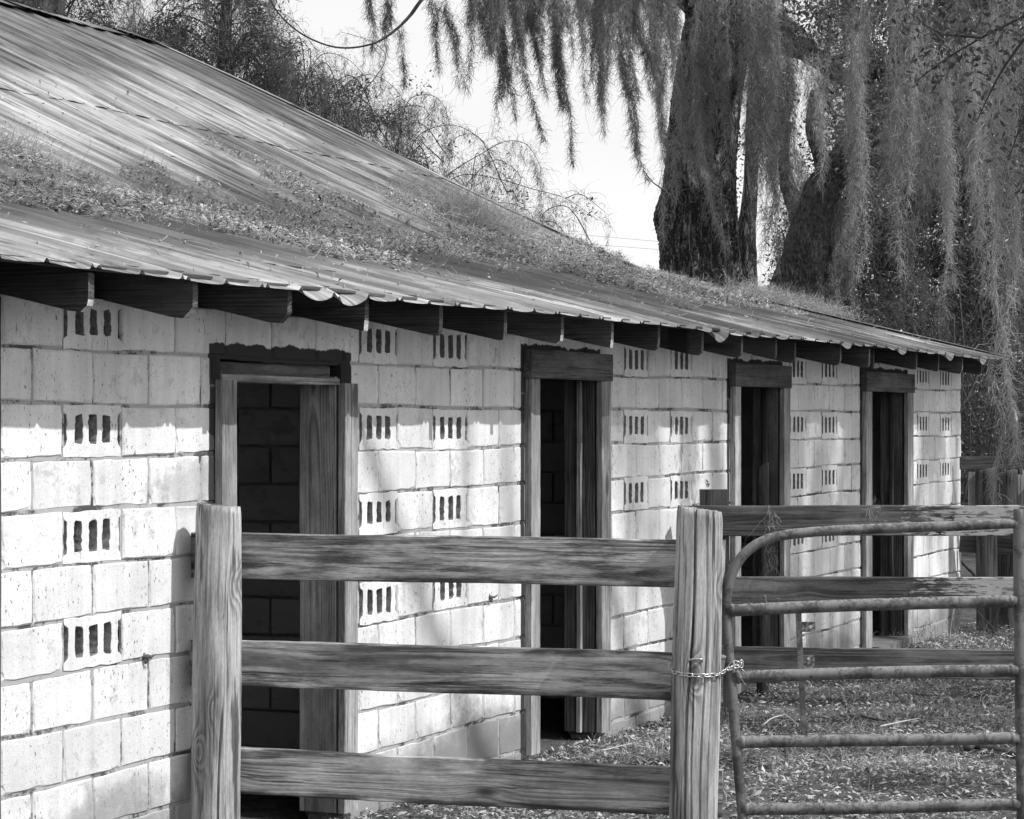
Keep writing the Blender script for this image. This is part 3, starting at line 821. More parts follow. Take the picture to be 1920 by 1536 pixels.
# ridge caps, some lifting
yc = 12.0; k = 0
while yc < YE-.1:
    L_ = min(rr_.uniform(.7, 1.1), YE-yc); mb = MB(); lf = rr_.uniform(.0, .05); n = 8
    for q in range(n):
        ya, yb = yc+L_*q/n, yc+L_*(q+1)/n
        za, zb_ = [ZR+.045+lf*(1-t/n)*.6+rr_.normal()*.003 for t in (q, q+1)]
        mb.add([(XR+.17, ya, za-.075+lf*.3), (XR+.17, yb, zb_-.075+lf*.3), (XR, yb, zb_), (XR, ya, za), (XR-.17, yb, zb_-.08), (XR-.17, ya, za-.08)], [(0, 1, 2, 3), (3, 2, 4, 5)])
    o = link('ridge_cap', mb.mesh('ridge_cap', M['roof']), stable, (0, 0, 0))
    s = o.modifiers.new('thick', 'SOLIDIFY'); s.thickness = .002
    yc += L_*.97
# barge flashing on the far edge
mb = MB(); pts = [(.45, low(.45)), (-2.95, ZB)] + [(x, upf(x)) for x in (-3.5, -4.5, -5.5, -6.5, -7.5, -8.4)]
for (xa, za), (xb, zb_) in zip(pts[:-1], pts[1:]):
    mb.add([(xa, YE-.05, za+.028), (xb, YE-.05, zb_+.028), (xb, YE+.03, zb_+.034), (xa, YE+.03, za+.034), (xa, YE+.032, za-.09), (xb, YE+.032, zb_-.09)], [(0, 1, 2, 3), (3, 2, 5, 4)])
link('barge_flashing', mb.mesh('barge_flashing', M['roof']), stable, (0, 0, 0))
# nail heads along the sheets
mb = MB()
for x in (.36, .0, -.62, -1.25, -4.2, -6.2):
    for y in np.arange(5.3, YE, CR):
        yy = Y0R + round((y-Y0R)/CR)*CR + (.0 if (round((y-Y0R)/CR) % 2) else .022) + rr_.normal()*.006; xx = x + rr_.normal()*.03
        if rr_.uniform() < .35: continue
        z = (low(xx) if xx > XB else upf(xx)+.012)+.016
        A = np.linspace(0, 2*np.pi, 6, endpoint=False); r_ = .006
        V = [(xx+r_*math.cos(t), yy+r_*math.sin(t), z-.003) for t in A] + [(xx+r_*.6*math.cos(t), yy+r_*.6*math.sin(t), z+.006) for t in A]
        mb.add(V, [tuple(6+q for q in range(6))] + [(q, (q+1) % 6, 6+(q+1) % 6, 6+q) for q in range(6)])
link('roof_nail', mb.mesh('roof_nail', M['nail']), stable, (0, 0, 0))['kind'] = 'stuff'

# wall fittings
for px, py in ((270, 1230), (917, 1118)):
    c = onX(px, py, 0); mb = MB()
    mb.tube([c+(-.01, 0, 0), c+(.018, .0, -.002), c+(.034, .004, -.006)], [.009, .008, .005], 7, rough=.15)
    mb.tube([c+(.03, .003, -.004), c+(.038, .010, .003), c+(.040, .022, .006)], [.005, .004, .003], 6)
    mb.tube([c+(0, 0, .012), c+(.012, 0, -.02), c+(.006, 0, -.032)], [.004, .008, .003], 6, rough=.2)
    link('wall_hook', mb.mesh('wall_hook', M['gate']), stable, (0, 0, 0))
c = onX(1325, 905, 0); mb = MB()
for d1, d2 in (((-.035, .02), (.0, -.005)), ((0, -.005), (.018, -.015)), ((0, -.005), (.008, -.03)), ((0, -.005), (-.012, -.012))):
    mb.tube([c+(.006, d1[0], d1[1]), c+(.014, (d1[0]+d2[0])/2, (d1[1]+d2[1])/2), c+(.006, d2[0], d2[1])], [.002, .0045, .002], 6)
o = link('twig', mb.mesh('twig', M['twig'])); tag(o, 'tiny dark forked twig stuck on the white wall left of the third doorway', 'twig')

# ================================================================== NEAR FENCE
def log_post(name, base, top, r0, r1, mat, parent, cracks=(), lean_cut=.0, seed=1, seg=240, cut_tilt=.02, flat=None, bump=.0025):
    """round post: local z along the trunk from the base"""
    rg = np.random.default_rng(seed); base = np.asarray(base, float); top = np.asarray(top, float)
    d = top-base; L = np.linalg.norm(d); nz_ = int(L/.025); A = np.linspace(0, 2*np.pi, seg, endpoint=False)
    zz = np.linspace(0, L, nz_); V = []
    ph = rg.uniform(0, 6, 8)
    for q, z in enumerate(zz):
        t = z/L; r = r0+(r1-r0)*t + .002*math.sin(z*5+ph[0])
        rr = r*(1+.012*np.sin(2*A+ph[1]+z*.6)+.008*np.sin(3*A+ph[2]-z)+.005*np.sin(5*A+ph[3]+z*1.5))
        rr = rr + rg.normal(size=seg)*bump*.15
        for (ca, z0, z1, w_, dep, tw) in cracks:
            if z0 < z < z1:
                e = min(1, (z-z0)/.12, (z1-z)/.12); aa = ca + tw*(z-z0) + .05*math.sin(z*7+ca)
                da = np.abs((A-aa+np.pi) % (2*np.pi)-np.pi)
                rr = rr - dep*e*np.clip(1.3*(1-da/(w_*.62)), 0, 1)
        if q >= nz_-2: rr = rr*(1 - (.012 if q == nz_-2 else .045))
        x = rr*np.cos(A); y = rr*np.sin(A); zq = np.full(seg, z) + (cut_tilt*x/ r1 if q >= nz_-3 else 0) + (rg.normal(size=seg)*.0025 if q >= nz_-2 else 0)
        V.append(np.column_stack([x, y, zq]))
    V.append(np.array([[0, 0, L-.004]])); V = np.concatenate(V); F = []
    for i in range(nz_-1):
        for k in range(seg): F.append((i*seg+k, i*seg+(k+1) % seg, (i+1)*seg+(k+1) % seg, (i+1)*seg+k))
    c = nz_*seg
    for k in range(seg): F.append(((nz_-1)*seg+k, (nz_-1)*seg+(k+1) % seg, c))
    me = mesh(name, V, F, mat, True)
    z = d/L; x = np.array([_C, _S, 0.0]); x = x - z*(x@z); x /= np.linalg.norm(x); y = np.cross(z, x)
    MM = Matrix(((x[0], y[0], z[0], 0), (x[1], y[1], z[1], 0), (x[2], y[2], z[2], 0), (0, 0, 0, 1))); MM.translation = Vector(base)
    return link(name, me, parent, M=MM)
# local angles: camera sits towards -y of the local frame, image right is +x
lt = at(410, 948, 10.2); lb = at(404, 1560, 10.2); lb = lb + (lb-lt)*.55
rt_ = at(1312, 955, 9.76); rb_ = at(1299, 1560, 9.76); rb_ = rb_ + (rb_-rt_)*.45
fence = thing('board_fence', 'weathered three board fence between two round posts in front of the first doorways', 'fence', (lb[0], lb[1], 0))
log_post('post', lb, lt, .106, .0925, M['post'], fence, cracks=[(-1.35, .62, 1.25, .10, .016, .12), (-1.75, .1, .62, .09, .012, .2), (-1.1, 1.1, 1.8, .05, .005, .0), (-.55, .8, 1.9, .05, .006, -.04), (-2.3, .5, 1.5, .04, .004, .05)], seed=3, cut_tilt=-.008)
log_post('post', rb_, rt_, .098, .090, M['post'], fence, cracks=[(-2.12, .25, 1.9, .10, .022, .22), (-1.42, .1, 1.9, .07, .012, .12), (-1.02, .5, 1.9, .05, .008, .06), (-.62, .2, 1.85, .06, .009, .02), (-2.5, .2, 1.2, .05, .006, .05), (-1.8, .2, 1.0, .06, .010, .1)], seed=8, cut_tilt=-.012)
for (y0, y1, h0, h1, bw_) in ((1000, 1012.5, 1085, 1099, .0), (1199, 1225, 1291, 1313, .004), (1399, 1438, 1489, 1526, -.004)):
    ZL, ZRr = 10.32, 9.875
    def P(px, a, b): return at(px, a + (b-a)*(px-453)/(1258-453), ZL + (ZRr-ZL)*(px-410)/(1311-410))
    t0, t1, b0, b1 = P(347, y0, y1), P(1356, y0, y1), P(347, h0, h1), P(1356, h0, h1)
    board('rail', (t0+b0)/2, (t1+b1)/2, .187, .040, M['fence'], fence, bow=bw_, endj=.004, rough=.0004)

# ================================================================== SECOND FENCE BEHIND THE GATE
c0 = at(1338, 1330, 15.47)
fence2 = thing('paddock_fence', 'dark three board fence with flaking pale paint standing behind the metal gate', 'fence', (c0[0], c0[1], 0))
pt = at(1339, 918, 15.50)
vp = lambda px, Z, zt, wd, th, parent, mat=None: board('post', np.r_[at(px, 800, Z)[:2], -.2], np.r_[at(px, 800, Z)[:2], zt], wd, th, mat or M['fence2'], parent, up=(_C, _S, 0))
vp(1339, 15.52, pt[2], .172, .12, fence2)
vp(2080, 15.52, pt[2], .172, .12, fence2)
for q, (xl, yl, yr, hh) in enumerate(((1303, 948, 947, .186), (1368, 1081, 1083, .175), (1345, 1212, 1222, .18))):
    a_ = at(xl, yl, 15.40); b_ = at(2130, yr, 15.40); a_[2] -= hh/2; b_[2] -= hh/2
    o = board('rail', a_, b_, hh, .040, M['fence_flake'] if q < 2 else M['fence2'], fence2, endj=.01, rough=.0004)

# ================================================================== FAR YARD FENCE past the end wall
c0 = at(1850, 1170, 22.3)
fence3 = thing('yard_fence', 'shadowed dark plank fence with thick posts beyond the far end of the stable', 'fence', (c0[0], c0[1], 0))
for px, py, Z, r in ((1848, 880, 22.3, .092), (1888, 884, 22.9, .10), (1965, 880, 22.3, .09)):
    p = at(px, py, Z); b_ = np.r_[p[:2]+np.array([.02, 0]), -.2]
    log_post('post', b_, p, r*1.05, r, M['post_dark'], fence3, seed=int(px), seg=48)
board('rail', at(1800, 868, 22.45), at(2050, 866, 22.45), .115, .05, M['fence2'], fence3)
board('rail', at(1800, 1020, 22.45), at(2050, 1030, 22.45), .15, .05, M['fence2'], fence3)
board('rail', at(1800, 962, 23.6), at(2050, 975, 23.6), .20, .05, M['fence2'], fence3)
board('board', at(1823, 885, 22.40), at(1824, 960, 22.40), .07, .03, M['weather'], fence3, up=(_C, _S, 0))
board('board', at(1914, 890, 22.40), at(1915, 960, 22.40), .06, .03, M['weather'], fence3, up=(_C, _S, 0))

# old post leaning in the third doorway
p = at(1430, 872, 16.9); b_ = np.r_[at(1431, 900, 16.9)[:2], -.1]
pe = thing('old_post', 'old dark round post standing in front of the third doorway', 'post', (b_[0], b_[1], 0))
log_post('shaft', b_, p, .046, .042, M['post_shaded'], pe, seed=77, seg=48)

# ================================================================== GATE
ZG = 9.85
gp = lambda px, py: at(px, py, ZG)
gate = thing('tube_gate', 'galvanised tube gate with a rounded top corner chained to the right round post', 'gate', tuple(np.r_[gp(1392, 1540)[:2], 0]))
frame_pts = [gp(*p) for p in ((1912, 981), (1800, 986), (1680, 990), (1560, 995), (1490, 1001), (1450, 1008), (1415, 1023), (1388, 1048), (1371, 1080), (1363, 1115), (1362, 1160), (1366, 1220), (1372, 1290), (1379, 1380), (1385, 1450), (1392, 1530), (1396, 1580))]
fp = smooth_path(frame_pts, 5)
mb = MB(); mb.tube(fp, .0200, 14, rough=.006); fo = link('frame', mb.mesh('frame', M['gate'], True), gate)
def set_origin(o, p):
    o.data.transform(Matrix.Translation(-Vector(p))); o.location = Vector(p) - WPOS[o.parent.name]; WPOS[o.name] = Vector(p); return o
link_fix = lambda o: (setattr(o, 'location', -WPOS[o.parent.name]), o)[1]
link_fix(fo)
mb = MB(); mb.tube(smooth_path([gp(1911, 955), gp(1911, 1100), gp(1914, 1300), gp(1918, 1600)], 4), .0225, 14, rough=.006)
link_fix(link('stile', mb.mesh('stile', M['gate'], True), gate))
for (xa, ya, xb, yb) in ((1360, 1145, 1906, 1125), (1372, 1269, 1908, 1256), (1380, 1393, 1910, 1383), (1388, 1518, 1912, 1509)):
    mb = MB(); n = 26
    pts = np.array([gp(xa+(xb-xa)*t, ya+(yb-ya)*t + 1.2*math.sin(t*5+xa)) for t in np.linspace(0, 1, n)])
    # slightly flattened square-ish tube: wide rounded section
    V, F = tube_vf(pts, .0240, 16, True, .006); mb.add(V, F)
    for e0, e1 in ((pts[0], pts[1]), (pts[-1], pts[-2])):      # weld beads where the tube meets the frame
        d_ = (e1-e0)/np.linalg.norm(e1-e0)
        mb.tube([e0+d_*.016, e0+d_*.021, e0+d_*.028, e0+d_*.034], [.0242, .0272, .0270, .0242], 14, cap=False, rough=.03)
    link_fix(link('rail', mb.mesh('rail', M['gate'], True), gate))
mb = MB(); pts = [gp(1497, 1150)-np.array(ray(960, 787))*.0, gp(1501, 1240), gp(1505, 1320), gp(1508, 1385)]
def flatbar(mb, pts, wd, th):
    for a_, b_ in zip(pts[:-1], pts[1:]):
        a_, b_ = np.asarray(a_), np.asarray(b_); u = np.array([_C, _S, 0])*wd/2; f_ = np.array([-_S, _C, 0])*th/2
        V = [a_-u-f_, a_+u-f_, a_+u+f_, a_-u+f_, b_-u-f_, b_+u-f_, b_+u+f_, b_-u+f_]
        mb.add(V, [(0, 1, 5, 4), (1, 2, 6, 5), (2, 3, 7, 6), (3, 0, 4, 7), (0, 3, 2, 1), (4, 5, 6, 7)])
flatbar(mb, pts, .022, .012); link_fix(link('brace', mb.mesh('brace', M['gate']), gate))
def plate(px0, py0, px1, py1, hole=None):
    cu = bpy.data.curves.new('pl', 'CURVE'); cu.dimensions = '2D'; cu.fill_mode = 'BOTH'; cu.extrude = .002
    k = ZG/FPX
    def poly(pts):
        s = cu.splines.new('POLY'); s.points.add(len(pts)-1)
        for p, q in zip(s.points, pts): p.co = (q[0]*k, -q[1]*k, 0, 1)
        s.use_cyclic_u = True
    w_, h_ = px1-px0, py1-py0
    poly([(0, 0), (w_-1, 0), (w_, 1), (w_, h_), (1, h_), (0, h_-1)])
    if hole: poly([(hole[0]-px0+hole[2]*math.cos(t), hole[1]-py0+hole[2]*math.sin(t)) for t in np.linspace(0, 2*np.pi, 14, endpoint=False)])
    ob = bpy.data.objects.new('tmp_plate', cu); COL.objects.link(ob); bpy.context.view_layer.update()
    me = bpy.data.meshes.new_from_object(ob.evaluated_get(bpy.context.evaluated_depsgraph_get())); bpy.data.objects.remove(ob)
    me.name = 'latch_plate'; me.materials.clear(); me.materials.append(M['gate'])
    p = gp(px0, py0); MM = Matrix(((_C, 0, _S, 0), (_S, 0, -_C, 0), (0, 1, 0, 0), (0, 0, 0, 1))); MM.translation = Vector(p)
    return link('latch_plate', me, gate, M=MM)
plate(1500, 1166, 1528.5, 1185, (1520, 1175.5, 3.4))
pl = plate(1504, 1229, 1527, 1256)
def bolt(px, py, Z=ZG-.027, r=.007):
    mb = MB(); p = at(px, py, Z); f_ = np.array([_S, -_C, 0])
    mb.tube([p-f_*.01, p+f_*.005, p+f_*.009], [r, r, r*.6], 8); return link_fix(link('bolt', mb.mesh('bolt', M['nail']), gate))
bolt(1515, 1236, ZG-.004, .006)
for px, py, ln in ((1437, 1117, 13), (1459, 1122, 5)):
    mb = MB(); p = gp(px, py+ln+2); q = gp(px-4 if ln > 8 else px, py)
    mb.tube([p, p+(q-p)*.75, p+(q-p)*.76, q], [.004, .004, .0075, .007], 8); link_fix(link('bolt', mb.mesh('bolt', M['gate']), gate))
for px, py in ((1521, 1269), (1544, 1518)):
    mb = MB(); p = at(px, py, ZG-.0255); f_ = np.array([_S, -_C, 0]); mb.tube([p-f_*.004, p+f_*.0012], [.0055, .0055], 8)
    link_fix(link('painted_hole', mb.mesh('painted_hole', M['dark']), gate))  # solid dark disc, the shade inside a hole put into its colour

# ================================================================== CHAIN round the right post and the gate stile
chain = thing('chain', 'bright link chain looped round the right post and the gate frame', 'chain', tuple(np.r_[rt_[:2], 0]))
pc = at(1306, 1262, 9.76); ex = np.array([_C, _S, 0]); ey = np.array([-_S, _C, 0])
def on_post(ang, py, r=.103):   # angle from image right, negative = towards the camera
    p = pc + r*(math.cos(ang)*ex + math.sin(ang)*ey); k = (HOR-py)/FPX
    z = CAM[2] + k*((p-CAM)@np.array([-_S, _C, 0])); return np.r_[p[:2], z]
path = [on_post(-math.pi-.25, 1246), on_post(-math.pi+.15, 1255), on_post(-2.55, 1262), on_post(-2.0, 1265.5), on_post(-1.57, 1267), on_post(-1.1, 1266.5), on_post(-.65, 1265), at(1352, 1262, 9.72), at(1366, 1254, 9.765), at(1380, 1250, 9.80), at(1388, 1249, 9.815)]
cp = smooth_path(path, 12); seg = np.r_[0, np.cumsum(np.linalg.norm(np.diff(cp, axis=0), axis=1))]
def link_mesh(Ln, Wd, r):
    """oval link, long axis x, lying in xy"""
    hs = Ln/2-Wd/2; pts = []
    for t in np.linspace(-np.pi/2, np.pi/2, 7): pts.append((hs+Wd/2*math.cos(t), Wd/2*math.sin(t), 0))
    for t in np.linspace(np.pi/2, 3*np.pi/2, 7): pts.append((-hs+Wd/2*math.cos(t), Wd/2*math.sin(t), 0))
    pts = np.array(pts); n = len(pts); m = 6; V = []; F = []
    for i in range(n):
        T = pts[(i+1) % n]-pts[i-1]; T /= np.linalg.norm(T); N_ = np.array([-T[1], T[0], 0])
        for k in range(m):
            a = 2*math.pi*k/m; V.append(pts[i]+r*(math.cos(a)*N_+math.sin(a)*np.array([0, 0, 1])))
    for i in range(n):
        for k in range(m): F.append((i*m+k, i*m+(k+1) % m, ((i+1) % n)*m+(k+1) % m, ((i+1) % n)*m+k))
    return mesh('link', V, F, M['chain'], True)
lm = link_mesh(.030, .0145, .0026); s = 0.0; k = 0
def put_link(c, d, nrm, roll, me):
    x = d/np.linalg.norm(d); z = nrm-x*(nrm@x); z /= np.linalg.norm(z); y = np.cross(z, x)
    y, z = y*math.cos(roll)+z*math.sin(roll), z*math.cos(roll)-y*math.sin(roll)
    MM = Matrix(((x[0], y[0], z[0], 0), (x[1], y[1], z[1], 0), (x[2], y[2], z[2], 0), (0, 0, 0, 1))); MM.translation = Vector(c)
    return link('link', me, chain, M=MM)
while s + .026 < seg[-1]:
    q0 = np.array([np.interp(s, seg, cp[:, i]) for i in range(3)]); q1 = np.array([np.interp(s+.025, seg, cp[:, i]) for i in range(3)])
    nrm = (q0+q1)/2-pc; nrm[2] = 0
    put_link((q0+q1)/2, q1-q0, nrm, (0.45 if k % 2 == 0 else 0.45+math.pi/2)+RNG.normal()*.12, lm)
    s += .0238; k += 1
for (px, py, a_) in ((1384, 1247, .6), (1380, 1243, -.3), (1371, 1247, 1.0), (1390, 1245, 1.6)):   # tangle at the free end
    put_link(at(px, py, 9.815), ex*math.cos(a_)+np.array([0, 0, math.sin(a_)]), np.array([_S, -_C, 0]), RNG.uniform(-.6, .6), lm)
# staple hammered into the post above the chain, with its torn wood
mb = MB(); st = [on_post(-1.95, 1240, .092), on_post(-1.9, 1238, .101), on_post(-1.75, 1236, .104), on_post(-1.5, 1236, .104), on_post(-1.42, 1238, .101), on_post(-1.38, 1240, .09)]
mb.tube(smooth_path(st, 3), .0035, 6); o = link('staple', mb.mesh('staple', M['chain'], True), chain); link_fix(o)
mb = MB(); mb.tube(smooth_path([at(1390, 1254, 9.80), at(1398, 1262, 9.80), at(1396, 1271, 9.81), at(1389, 1268, 9.80), at(1394, 1279, 9.80), at(1399, 1285, 9.80)], 4), .0011, 5)
o = link('wire', mb.mesh('wire', M['chain'], True)); tag(o, 'thin curled wire hanging from the loose chain end', 'wire')

# ================================================================== VEGETATION
def limb(parent, name, pts, r, mat, n=10, sub=5, rough=.04):
    P = smooth_path(pts, sub); rr = np.interp(np.linspace(0, 1, len(P)), np.linspace(0, 1, len(r)), r)
    mb = MB(); mb.tube(P, rr, n, rough=rough)
    return link_fix(link(name, mb.mesh(name, mat, True), parent)) if parent is not None else link(name, mb.mesh(name, mat, True))
def leaf_puff(bag, c, rad, n, L=(.04, .075), rng=RNG, flat=None):
    p = c + unit(rng.normal(size=(n, 3))) * (rng.uniform(0, 1, (n, 1)) ** .5) * np.asarray(rad)
    V, F, T = leaves(p, rng.uniform(L[0], L[1], n), rng, flat=flat); bag.put(V, F, T)
def fine_puff(bag, c, rad, n, L=(.12, .32), W=.006, droop=.15, rng=RNG, curl=.35):
    p = c + rng.normal(size=(n, 3)) * np.asarray(rad) * .55
    D = rng.normal(size=(n, 3)) + np.array([0, 0, -.25])
    V, F, T = fibres(p, D, rng.uniform(L[0], L[1], n), W * rng.uniform(.6, 1.3, n), 4, curl, droop, rng); bag.put(V, F, T)
def put_bag(bag, name, mat, parent):
    return link_fix(link(name, bag.mesh(name, mat), parent))

# ---- the big live oak behind the far end of the roof
ZO = 30.5; R_ = np.random.default_rng(31)
oak = thing('live_oak', 'huge dark live oak trunk draped with moss behind the far end of the roof', 'tree', tuple(np.r_[at(1330, 600, ZO)[:2], 0]))
tp = [(1316, 1090), (1316, 800), (1314, 600), (1312, 500), (1310, 410), (1313, 300), (1326, 180), (1346, 60), (1370, -80), (1400, -260), (1440, -520), (1490, -800), (1530, -1100)]
tr = np.array([125, 105, 86, 74, 68, 62, 60, 60, 58, 54, 46, 36, 18]) * ZO / FPX
P = smooth_path([at(x, y, ZO) for x, y in tp], 26); rr = np.interp(np.linspace(0, 1, len(P)), np.linspace(0, 1, len(tr)), tr)
n = 120; V, F = tube_vf(P, rr, n, True)
A = np.tile(np.arange(n) * 2*np.pi/n, len(P)); zz = V[:, 2]
cen = np.repeat(P, n, 0); dirv = V - cen
amp = 1 + .05*np.sin(5*A+zz*.5) + .035*np.sin(9*A-zz*.8) + .02*np.sin(23*A+zz*1.7) + .022*np.abs(np.sin(31*A+2.2*np.sin(zz*2.1)+zz*.7)) + R_.normal(size=len(V))*.016
camd = np.array([-_C, -_S, 0])   # towards image left: the burl on the left side
burl = np.exp(-((V - at(1262, 408, ZO))**2).sum(1)/.06)
V = cen + dirv*amp[:, None] + burl[:, None]*camd*.12
link_fix(link('trunk', mesh('trunk', V, F, M['bark'], True), oak))
limb(oak, 'limb', [at(1352, 40, ZO), at(1250, -60, ZO-1), at(1100, -80, ZO-2.6), at(930, -60, ZO-4.2), at(790, -40, ZO-5), at(660, -60, ZO-6)], np.array([.30, .24, .18, .13, .09, .05]), M['bark'])
limb(oak, 'limb', [at(1370, 0, ZO), at(1450, 50, ZO-.6), at(1500, 80, ZO-1.0), at(1530, 110, ZO-1), at(1620, 150, ZO-1.2), at(1760, 40, ZO-2)], np.array([.24, .19, .16, .11, .08, .05]), M['bark'])
limb(oak, 'limb', [at(1380, 65, ZO-1.5), at(1420, 85, ZO-1.5), at(1470, 98, ZO-1.5), at(1550, 112, ZO-1.6), at(1600, 96, ZO-1.7)], np.array([.055, .05, .045, .04, .025]), M['bark_lichen'])
for pts, r in (([(1410, -300), (1250, -520), (1000, -640), (700, -680)], (.26, .2, .14, .05)), ([(1450, -560), (1650, -700), (1900, -760), (2150, -800)], (.24, .18, .12, .05)), ([(1490, -800), (1380, -980), (1200, -1100)], (.2, .14, .05)), ([(1420, -200), (1600, -330), (1850, -420), (2050, -430)], (.24, .18, .12, .05))):
    limb(oak, 'limb', [at(x, y, ZO + 1.2*i*(1 if x > 1400 else -1)) for i, (x, y) in enumerate(pts)], np.array(r), M['bark'])
# the thin bough swinging into the picture at the top
limb(oak, 'bough', [at(498, -20, 25), at(520, 22, 25), at(560, 60, 25), at(610, 84, 25), at(655, 90, 25), at(705, 80, 25), at(742, 56, 25), at(770, 28, 25), at(800, -10, 25), at(850, -40, 25.4)], np.array([.006, .008, .009, .009, .010, .011, .014, .018, .021, .026]), M['twig'], 7, 6)
cb = Bag()
for (x, y, Z, r, k) in ((1385, 40, 29, .5, 260), (1440, 30, 29, .6, 420), (1560, 60, 29, .5, 300), (1500, 20, 29, .5, 300), (1620, 20, 28, .6, 420), (1480, 190, 29.5, .25, 45), (1540, 240, 29.5, .35, 70), (1610, 180, 29, .5, 300), (1240, -20, 29, .4, 160), (1570, 130, 29, .4, 120), (1500, 300, 29.5, .2, 40), (1555, 290, 29.5, .25, 50), (1535, 330, 29.3, .3, 90)):
    leaf_puff(cb, at(x, y, Z), (r, r, r*.8), k, (.045, .085), R_)
for k in range(90):      # the great crown above the picture
    c = np.array([R_.uniform(-11, 3.5), R_.uniform(25.5, 36), R_.uniform(8.6, 14)]); leaf_puff(cb, c, (.9, .9, .6), 130, (.08, .15), R_)
put_bag(cb, 'crown', M['leaf'], oak)

# ---- leaning oak to its right
ZL_ = 28.8
oak2 = thing('leaning_oak', 'lichen covered oak leaning right, next to the huge oak trunk', 'tree', tuple(np.r_[at(1500, 600, ZL_)[:2], 0]))
tp = [(1494, 1080), (1496, 800), (1496, 640), (1497, 560), (1508, 470), (1529, 395), (1560, 330), (1606, 272), (1700, 225), (1850, 150)]
tr = np.array([85, 66, 55, 50, 42, 34, 28, 23, 19, 13]) * ZL_ / FPX
P = smooth_path([at(x, y, ZL_ - .15*i) for i, (x, y) in enumerate(tp)], 8); rr = np.interp(np.linspace(0, 1, len(P)), np.linspace(0, 1, len(tr)), tr)
nk = 60; V, F = tube_vf(P, rr, nk, True, .012); cen = np.repeat(P, nk, 0); A = np.tile(np.arange(nk)*2*np.pi/nk, len(P)); q = np.repeat(np.arange(len(P)), nk)*.35
V = cen + (V-cen)*(1+.10*np.sin(2*A+q*.6)+.07*np.sin(3*A-q*1.1)+.05*np.sin(5*A+q*1.9)+.04*np.sin(q*1.7))[:, None]
link_fix(link('trunk', mesh('trunk', V, F, M['bark_lichen'], True), oak2))
limb(oak2, 'limb', [at(1512, 470, ZL_-.1), at(1500, 405, ZL_), at(1478, 350, ZL_+.2), at(1470, 290, ZL_+.3), at(1482, 230, ZL_+.4)], np.array([.17, .12, .09, .06, .03]), M['bark'])
limb(oak2, 'limb', [at(1545, 360, ZL_-.1), at(1540, 300, ZL_), at(1520, 240, ZL_), at(1524, 170, ZL_-.2)], np.array([.12, .09, .06, .03]), M['bark'])
limb(oak2, 'limb', [at(1600, 290, ZL_-.4), at(1630, 300, ZL_-.7), at(1665, 308, ZL_-1.0), at(1684, 318, ZL_-1.2)], np.array([.11, .09, .075, .065]), M['bark'])
limb(oak2, 'limb', [at(1530, 552, ZL_-.2), at(1555, 560, ZL_-.6), at(1592, 566, ZL_-1.1)], np.array([.06, .05, .045]), M['bark'])
limb(oak2, 'limb', [at(1552, 560, ZL_+.4), at(1562, 500, ZL_+.4), at(1575, 430, ZL_+.4), at(1600, 360, ZL_+.3)], np.array([.13, .12, .11, .09]), M['bark'])
cb = Bag()
for k in range(46):
    x, y = R_.uniform(1620, 1960), R_.uniform(40, 420); leaf_puff(cb, at(x, y, R_.uniform(26.5, 31)), (.45, .45, .35), 110, (.04, .08), R_)
ff_ = Bag()      # ferns and moss growing along the upper side of the leaning trunk
for x, y in ((1452, 520), (1456, 490), (1464, 462), (1474, 430), (1486, 402), (1498, 378), (1514, 352), (1532, 322), (1556, 296), (1585, 268)):
    leaf_puff(cb, at(x+R_.normal()*3, y+R_.normal()*5, ZL_-.05), (.15, .15, .14), R_.integers(40, 110), (.03, .065), R_)
    fine_puff(ff_, at(x+6, y+8, ZL_-.15), (.14, .12, .14), 90, (.06, .2), .005, .3, R_)
put_bag(cb, 'crown', M['leaf'], oak2)
for k in range(30):
    x = R_.uniform(1462, 1610); y = R_.uniform(270, 470)
    b_ = hank_vf([at(x, y, ZL_-.55), at(x+2, y+40, ZL_-.58), at(x+R_.normal()*5, y+R_.uniform(60, 170), ZL_-.6)], R_.uniform(.06, .22), 5000, .005, (.05, .12), .8, R_, None, .7)
    V, F_, T = moved(b_, (1, 1, 1), (0, 0, 0)); ff_.put(V, F_, T)
put_bag(ff_, 'moss', M['moss_sunlit'], oak2)
for (nm, lab, pts, r, Z) in (('young_oak', 'thin dark trunk standing between the two big oaks', ((1404, 1080), (1404, 700), (1402, 540), (1400, 440), (1408, 330), (1410, 200), (1424, 60)), (.17, .15, .135, .12, .09, .07, .05), 32.0),
                             ('sapling', 'slender leaning dark sapling at the right edge behind the moss', ((1925, 950), (1862, 560), (1835, 380), (1818, 200)), (.06, .05, .04, .03), 25.5)):
    tt = thing(nm, lab, 'tree', tuple(np.r_[at(*pts[0], Z)[:2], 0]))
    limb(tt, 'trunk', [at(x, y, Z) for x, y in pts], np.array(r), M['bark'], 9)
    cb = Bag()
    for k in range(7): leaf_puff(cb, at(pts[-2][0]+R_.normal()*30, pts[-2][1]+R_.normal()*60, Z+R_.normal()*.3), (.3, .3, .3), 70, (.04, .07), R_)
    put_bag(cb, 'crown', M['leaf'], tt)

